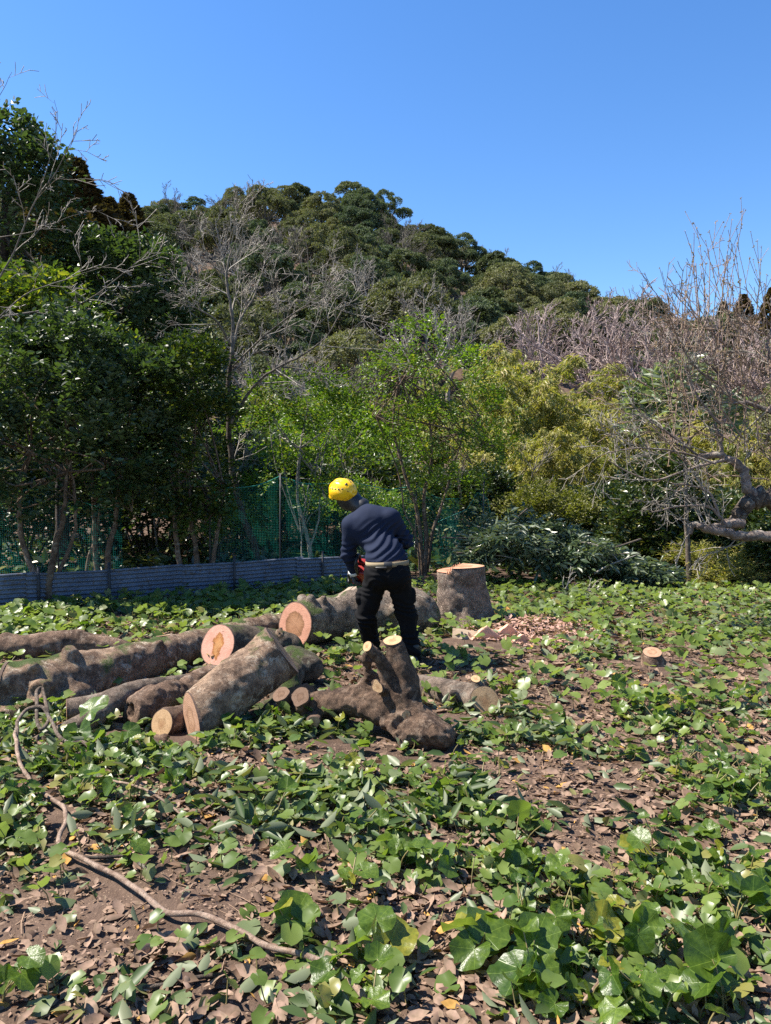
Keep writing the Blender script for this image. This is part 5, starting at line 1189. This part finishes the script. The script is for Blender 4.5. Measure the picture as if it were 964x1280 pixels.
me = bar_mesh(.40, .036, .0035); me.materials.append(M_STEEL); bar = obj('guide_bar', me, saw)
me = bar_mesh(.403, .043, .0022); me.materials.append(M_BLK); obj('chain', me, bar)
# ================================================================== ground cover
rc = np.random.default_rng(120)
L_FAR = leaf_mat('round_plant_leaf', (.034, .075, .009), (.110, .170, .022), .36, .38, .42, yellow=(.20, .20, .025), yfrac=.08, under=(.13, .17, .055), vein=True)
L_COVER = leaf_mat('ground_cover_leaf', (.045, .092, .014), (.165, .215, .048), .38, .38, .4, yellow=(.20, .19, .05), yfrac=.07, under=(.15, .18, .09))
L_FALLEN = leaf_mat('fallen_green_leaf', (.030, .060, .016), (.095, .130, .045), .45, .22, .3, yellow=(.17, .16, .06), yfrac=.1, under=(.16, .18, .11))
L_DRY = leaf_mat('dry_leaf', (.11, .065, .043), (.38, .255, .19), .75, .12, .2, noise_scale=38, yellow=(.46, .25, .07), yfrac=.025, tcol=(1.2, 1., .8))
L_STALK = plain('leaf_stalk', (.19, .155, .06), .5, ns=30, var=.3)
L_TWIG = plain('litter_twig', (.24, .155, .10), .8, ns=20, var=.4)
BARE = [(gnd(700, 985), .55, .55), (gnd(640, 950), .5, .35), (gnd(720, 1060), .30, .25), (gnd(140, 1150), .5, .22), (gnd(230, 1120), .3, .2), (gnd(260, 1220), .35, .14), (gnd(60, 1190), .4, .2), (gnd(690, 800), .5, .45), (gnd(300, 955), .35, .2), (gnd(560, 1050), .2, .12)]
def bare(x, y):
    m = np.zeros(np.shape(x))
    for c, rx, ry in BARE: m = np.maximum(m, 1 - sstep(.55, 1.15, np.hypot((x - c[0]) / rx, (y - c[1]) / ry)))
    return m
def logmask(x, y):
    """ground taken by logs, stump and the worker's feet"""
    P = np.stack([x, y], -1); m = np.zeros(len(P), bool)
    for a0, a1, r in LOGS2D:
        ab = a1 - a0; t = np.clip(((P - a0) @ ab) / (ab @ ab), 0, 1); m |= np.linalg.norm(P - (a0 + t[:, None] * ab), axis=1) < r
    return m
def g2(px, py, Y): return at(px, py, Y)[:2]
LOGS2D = [(g2(352, 779, 7.8), g2(140, 838, 5.95), .13), (g2(140, 838, 5.95), g2(0, 862, 5.35), .17), (g2(369, 781, 7.35), g2(532, 766, 8.25), .22), (g2(240, 902, 4.72), g2(352, 812, 5.38), .12),
          (g2(322, 908, 5.15), g2(455, 876, 4.85), .09), (g2(455, 876, 4.85), g2(548, 924, 4.52), .15), (g2(520, 858, 5.75), g2(606, 876, 5.25), .1), (sb[:2], sb[:2] + .01, .36), (g2(163, 894, 4.95), g2(262, 850, 5.7), .11),
          (g2(203, 905, 4.78), g2(262, 890, 5.2), .1), (g2(296, 820, 6.0), g2(384, 822, 5.9), .16), (g2(160, 868, 5.15), g2(42, 936, 4.62), .07), (sp[:2], sp[:2] + .01, .16), (sp[:2] + [0, -.05], sp[:2] + [0, -.35], .10), (g2(-40, 806, 6.9), g2(166, 814, 7.1), .11),
          (g2(140, 922, 4.7), g2(230, 930, 4.55), .16), (g2(525, 885, 5.15), g2(625, 905, 4.9), .13), (np.array([.62, 7.35]), np.array([1.25, 7.35]), .24), (g2(400, 915, 4.62), g2(540, 955, 4.25), .07), (gnd(22, 968)[:2], gnd(80, 1022)[:2], .05), (gnd(80, 1022)[:2], gnd(72, 1062)[:2], .05), (gnd(72, 1062)[:2], gnd(150, 1108)[:2], .05), (gnd(150, 1108)[:2], gnd(290, 1170)[:2], .04), ((WB + ankR)[:2], (WB + ankR)[:2] + .01, .12), ((WB + ankL)[:2], (WB + ankL)[:2] + .01, .12)]
def scatter(n, y0, y1, dens, seed, margin=.62):
    r_ = np.random.default_rng(seed); X = []; Y = []; got = 0
    while got < n:
        y = np.sqrt(r_.uniform(y0 ** 2, y1 ** 2, n * 2)); x = r_.uniform(-1, 1, n * 2) * (y * margin + .3); k = (r_.uniform(0, 1, n * 2) < dens(x, y)) & ~logmask(x, y) & (y < fz(x) - .1 + 3 * (x > .6))
        X.append(x[k]); Y.append(y[k]); got += k.sum()
    return np.concatenate(X)[:n], np.concatenate(Y)[:n], r_
def n2(x, y, s, seed): return .5 + .5 * vnoise(np.stack([x, y, x * 0], -1), s, seed)
def d_cover(x, y):
    lower_left = (1 - sstep(2.9, 3.7, y)) * (1 - sstep(-.5, .1, x / y * 2.6 + .15))
    return np.clip(.16 + .16 * sstep(4.8, 5.6, y) + 1.1 * sstep(.36, .62, n2(x, y, 1.9, 31)), 0, 1) * (1 - .93 * bare(x, y)) * (1 - .65 * lower_left) * (.6 + .4 * sstep(5, 8, y))
# --- leaf litter
def flat_leaves(name, n, y0, y1, dens, seed, s0, s1, tmpl, mat, label, cat, tilt=.35, lift=.02, width=1.0, variants=3):
    x, y, r_ = scatter(n, y0, y1, dens, seed); z = gz(x, y) + .004 + r_.uniform(0, lift, n); a = r_.uniform(0, 6.28, n)
    d = np.stack([np.cos(a), np.sin(a), r_.normal(0, tilt * .7, n)], -1); nn = norm(r_.normal(0, tilt, (n, 3)) + [0, 0, 1]); nn[r_.uniform(0, 1, n) < .35] *= -1
    o = obj(name, leaf_mesh(name, np.stack([x, y, z], -1), d, nn, s0 + (s1 - s0) * r_.uniform(0, 1, n) ** 1.7, tmpl, mat, r_.uniform(0, 1, n), smooth=True, width=width)); return tag(o, label, cat, kind='stuff')
curl = (np.array([(0, 0, 0), (.2, .25, .10), (.24, .6, .12), (0, 1, .10), (-.22, .62, .02), (-.2, .27, .06), (0, .3, -.03), (0, .65, -.02)], float), np.array([(0, 1, 2, 7), (0, 7, 2, 3), (0, 7, 4, 5), (7, 3, 4, 4)])[:3])
curl = (curl[0], np.array([(0, 1, 6), (1, 2, 7), (1, 7, 6), (2, 3, 7), (0, 6, 5), (6, 7, 4), (6, 4, 5), (7, 3, 4)]))
flat_leaves('leaf_litter', 17000, 1.8, 5.2, lambda x, y: .16 + .84 * sstep(.35, .7, n2(x, y, 2.2, 41)) * (1 - .6 * bare(x, y) * (x > -.2)), 121, .018, .095, curl, L_DRY, 'dry reddish brown leaves littering the soil', 'leaf litter', .35, .015)
flat_leaves('leaf_crumbs', 34000, 1.8, 7.5, lambda x, y: .2 + .8 * n2(x, y, 3.2, 44), 126, .008, .03, curl, L_DRY, 'small crumbled bits of dry leaf and bark on the soil', 'leaf litter', .5, .008)
flat_leaves('leaf_litter', 15000, 5.2, 11.5, lambda x, y: .25 + .75 * n2(x, y, 1.5, 42), 122, .04, .12, curl, L_DRY, 'dry reddish brown leaves on the far part of the clearing', 'leaf litter', .35, .015)
flat_leaves('fallen_leaves', 3600, 1.9, 5.2, lambda x, y: d_cover(x, y) * .9 + .06, 123, .06, .12, ell(.21, .10, .06), L_FALLEN, 'cut green oval leaves lying over the litter', 'fallen leaves', .45, .03)
flat_leaves('fallen_leaves', 1500, 3.3, 5.3, lambda x, y: sstep(.3, .6, n2(x, y, 1.9, 77)) * (x < 1.2) * (1 - bare(x, y)), 129, .09, .15, ell(.17, .14, .06), L_FALLEN, 'cut long green leaves thrown down in front of the logs', 'fallen leaves', .7, .07)
flat_leaves('fallen_leaves', 5200, 5.0, 11.5, lambda x, y: d_cover(x, y) * .9 + .08, 124, .08, .14, ell(.20, .10, .06), L_FALLEN, 'cut green oval leaves on the far part of the clearing', 'fallen leaves', .5, .05)
# --- low round leaved cover, too many to count
rk = np.random.default_rng(5)
KID = [kidney(13, rk, 1, .30, .06), kidney(13, rk, 1, .6, .10), kidney(13, rk, 1, -.25, .08)]
def cover(name, n, y0, y1, seed, s0, s1, hmax, label, dens=d_cover):
    x, y, r_ = scatter(n, y0, y1, dens, seed); h = r_.uniform(.01, 1, n) ** 1.4 * hmax ; base = np.stack([x, y, gz(x, y)], -1)
    top = base + np.stack([r_.normal(0, .35, n) * h, r_.normal(0, .35, n) * h, h + .01], -1); Vs, Fs, Us, As = [], [], [], []; off = 0
    a = r_.uniform(0, 6.28, n); til = np.abs(r_.normal(0, .75, n)); nn = norm(np.stack([np.cos(a) * til, np.sin(a) * til - .15, np.ones(n)], -1)); d = norm(np.stack([np.cos(a + r_.normal(0, .8, n)), np.sin(a), -til * .6], -1)); sz = r_.uniform(s0, s1, n); q = r_.uniform(0, 1, n)
    nn[r_.uniform(0, 1, n) < .18] *= -1
    for k in range(3):
        m = np.arange(n) % 3 == k; V, F, U, c = leaf_arrays(top[m], d[m], nn[m], sz[m], KID[k]); Vs.append(V); Fs.append(F + off); Us.append(U); As.append(np.repeat(q[m], c)); off += len(V)
    o = obj(name, mk_mesh(name, np.concatenate(Vs), np.concatenate(Fs), L_COVER, True, np.concatenate(As), np.concatenate(Us))); tag(o, label, 'ground cover', kind='stuff')
    m = h > .05; T = Tubes()
    for p0, p1 in zip(base[m][:1500], top[m][:1500]): T.add([p0, (p0 + p1) / 2 + r_.normal(0, .008, 3), p1], [.0028, .0026, .0022], 3)
    return o, T
o, T1 = cover('round_leaf_cover', 2100, 2.2, 5.0, 131, .045, .095, .09, 'small round green leaves growing low between the litter')
o, T2 = cover('round_leaf_cover', 5600, 5.0, 12.2, 132, .06, .13, .15, 'glossy round green leaves carpeting the clearing beyond the logs')
o, T3 = cover('round_leaf_cover', 1100, 6.5, 12.0, 133, .09, .16, .16, 'big dark round leaves growing in front of the corrugated fence', lambda x, y: np.where((x < .2) & (y < fz(x) - .45) & (y > fz(x) - 2.6 + .4 * n2(x, y, 1, 3)), 1., 0.))
for T_, lb in ((T1, 'thin leaf stalks between the litter in the foreground'), (T2, 'thin leaf stalks of the plants beyond the logs'), (T3, 'thin leaf stalks of the plants in front of the fence')): tag(T_.build('leaf_stalks', L_STALK), lb, 'leaf stalks', kind='stuff')
# --- undergrowth carpet behind the fence
n = 9000; r_ = np.random.default_rng(139); x = r_.uniform(-9, 9, n); y = r_.uniform(0, 1, n) ** 1.3 * 9; y = y + np.maximum(fz(x) + .25, 11.2 + 0 * x); P = np.stack([x, y, gz(x, y) + r_.uniform(0, 1, n) ** 2 * .4 + .03], -1)
o = obj('undergrowth', leaf_mesh('undergrowth', P, rand_dirs(r_, n) * [1, 1, .5], norm(r_.normal(0, .5, (n, 3)) + [0, 0, 1]), r_.uniform(.10, .24, n), T_ELL, L_DARKSH)); tag(o, 'dark leafy undergrowth covering the ground beyond the clearing', 'undergrowth', kind='stuff')
# --- twigs
x, y, r_ = scatter(900, 1.9, 9, lambda x, y: .3 + .7 * n2(x, y, 2, 7), 140); T = Tubes()
for k in range(900):
    L = r_.uniform(.03, .13); a = r_.uniform(0, 6.28); p = np.array([x[k], y[k], gz(x[k], y[k]) + .012]); dv = np.array([math.cos(a), math.sin(a), r_.normal(0, .12)]); q = norm(np.cross(dv, [0, 0, 1])) * r_.normal(0, .12) * L
    T.add([p - dv * L, p + q, p + dv * L], np.array([.0028, .0024, .0016]) * r_.uniform(.6, 1.2), 3)
tag(T.build('litter_twigs', L_TWIG), 'thin broken twigs and stalks strewn over the litter', 'twigs', kind='stuff')
# --- wood chips by the stump
n = 1700; r_ = np.random.default_rng(141); a = r_.uniform(0, 6.28, n); rr = r_.uniform(0, 1, n) ** .6; cx, cyy = 1.5, 8.05
x = cx + np.cos(a) * rr * .85; y = cyy + np.sin(a) * rr * .85; z = gz(x, y) + .015 + .10 * np.exp(-((x - 1.5) ** 2 + (y - 8.1) ** 2) / .25) * r_.uniform(.3, 1, n)
o = obj('wood_chips', leaf_mesh('wood_chips', np.stack([x, y, z], -1), rand_dirs(r_, n) * [1, 1, .3], norm(r_.normal(0, .5, (n, 3)) + [0, 0, 1]), r_.uniform(.03, .085, n), T_DIA, leaf_mat('red_chip', (.24, .13, .095), (.48, .31, .245), .8, .1, .2), width=.9)); tag(o, 'salmon red wood chips heaped on the ground beside the stump', 'wood chips', kind='stuff')
# --- single round leaved plants near the camera
BL = []
for k in range(7):
    V, F = kidney(27, rk, 3, (.35, .6, .2, .8, .45, -.2, .3)[k], (.07, .1, .05, .12, .06, .1, .14)[k], 7); BL.append(mk_mesh('leaf', V, F, L_FAR, True, np.full(len(F), rk.uniform()), V[:, :2]))
MARKS = [('beside the long pale vine', [gnd(150, 1108), gnd(290, 1170), gnd(400, 1215), gnd(60, 1010)]), ('on the open ground before the small stump', [gnd(830, 870), gnd(760, 900), gnd(900, 900)]), ('in front of the stubby branch', [gnd(440, 960), gnd(520, 980)]),
         ('at the edge of the bare soil patch', [gnd(780, 1000), gnd(640, 1010)]), ('in front of the split logs', [gnd(150, 970), gnd(260, 970)]), ('in the thick foreground cover', [gnd(640, 1180), gnd(850, 1150), gnd(750, 1240), gnd(920, 1040)])]
NUM = {1: 'one round glossy leaf', 2: 'two round glossy leaves', 3: 'three round glossy leaves', 4: 'four round glossy leaves', 5: 'five round glossy leaves', 6: 'six round glossy leaves'}
def leaf_frame(d, n):
    y = norm(d); x = norm(np.cross(y, n)); z = np.cross(x, y); return np.stack([x, y, z], -1)
def plant(x, y, leaves, r_):
    base = np.array([x, y, float(gz(x, y))]); mk = min(MARKS, key=lambda m: min(np.linalg.norm(base[:2] - q[:2]) for q in m[1]))[0]
    o = thing('round_leaf_plant', 'low green plant with %s %s' % (NUM[min(6, len(leaves))], mk), 'plant', base, 'round leaved plants ' + mk)
    for (size, h, az, lean, tilt, face) in leaves:
        top = np.array([math.cos(az) * lean * h, math.sin(az) * lean * h, h]); n = norm([math.cos(face) * math.sin(tilt), math.sin(face) * math.sin(tilt), math.cos(tilt)])
        d = norm(np.array([math.cos(az), math.sin(az), 0]) + r_.normal(0, .4, 3)); M3 = leaf_frame(d - n * (d @ n), n)
        b = obj('leaf', BL[r_.integers(len(BL))], o, top); b.rotation_euler = Matrix(M3.tolist()).to_euler(); b.scale = (size * r_.uniform(.9, 1.1), size, size)
        T = Tubes(); s0 = np.array([r_.normal(0, .01), r_.normal(0, .01), -.01]); mid = (s0 + top) / 2 + np.array([-math.cos(az), -math.sin(az), .3]) * .12 * h
        pts = smooth_path([s0, mid, top], 3); pts = ((pts - top) @ M3) / np.array(b.scale); T.add(pts, np.linspace(.0034, .0024, len(pts)) / size, 4); T.build('stalk', L_STALK, b)
r_ = np.random.default_rng(150)
def rnd_leaf(big=1.0): return (r_.uniform(.05, .12) * big, r_.uniform(.02, .16) * big, r_.uniform(0, 6.28), r_.uniform(.2, .9), abs(r_.normal(.45, .5)), r_.uniform(0, 6.28))
for (px, py, lv) in ((365, 1165, [(.16, .06, 1.2, .3, .75, -1.3), (.13, .09, 3.0, .5, .5, 2.5), (.12, .05, 0, .6, .6, -.6)]), (905, 1265, [(.17, .13, 1.9, .4, .95, -1.5), (.15, .10, 3.4, .6, .5, 2.8)]), (735, 1195, [(.15, .10, .4, .5, .55, -1.2), (.13, .12, 2.5, .6, .4, 2.2)]),
                     (603, 995, [(.13, .05, 1.6, .2, 1.0, -1.8)]), (470, 1210, [(.17, .09, .4, .6, .5, -.9), (.15, .08, 2.6, .7, .5, 2.6), (.13, .14, 1.5, .3, .4, -1.5)]), (790, 1065, [(.15, .04, .3, .4, .35, -1.2)]), (100, 935, [(.20, .20, 1.0, .4, .75, -2.2), (.17, .10, -1.3, .4, .8, -1.7)]),
                     (600, 1200, [(.17, .08, 1, .5, .5, -1), (.15, .1, 2.4, .6, .5, 2), (.14, .06, 4, .6, .6, -2)]), (665, 1235, [(.16, .13, 1.2, .4, .6, -1.5), (.17, .07, 3.5, .6, .5, 3), (.13, .1, 5, .6, .5, -.5), (.12, .16, 2, .3, .3, 1)])):
    p = gnd(px, py); plant(p[0], p[1], lv, r_)
def d_plant(x, y):
    right = sstep(-.15, .35, x / y); return d_cover(x, y) * (.22 + .78 * np.maximum(right * (1 - .3 * sstep(3.5, 4.5, y)), .55 * sstep(2.7, 3.2, y)))
px_, py_, _ = scatter(280, 2.05, 5.4, d_plant, 151, .58)
for x, y in zip(px_, py_):
    m = int(r_.choice([1, 2, 3, 4, 5], p=[.28, .28, .22, .14, .08])); big = r_.uniform(.65, 1.12); plant(x, y, [rnd_leaf(big) for _ in range(m)], r_)
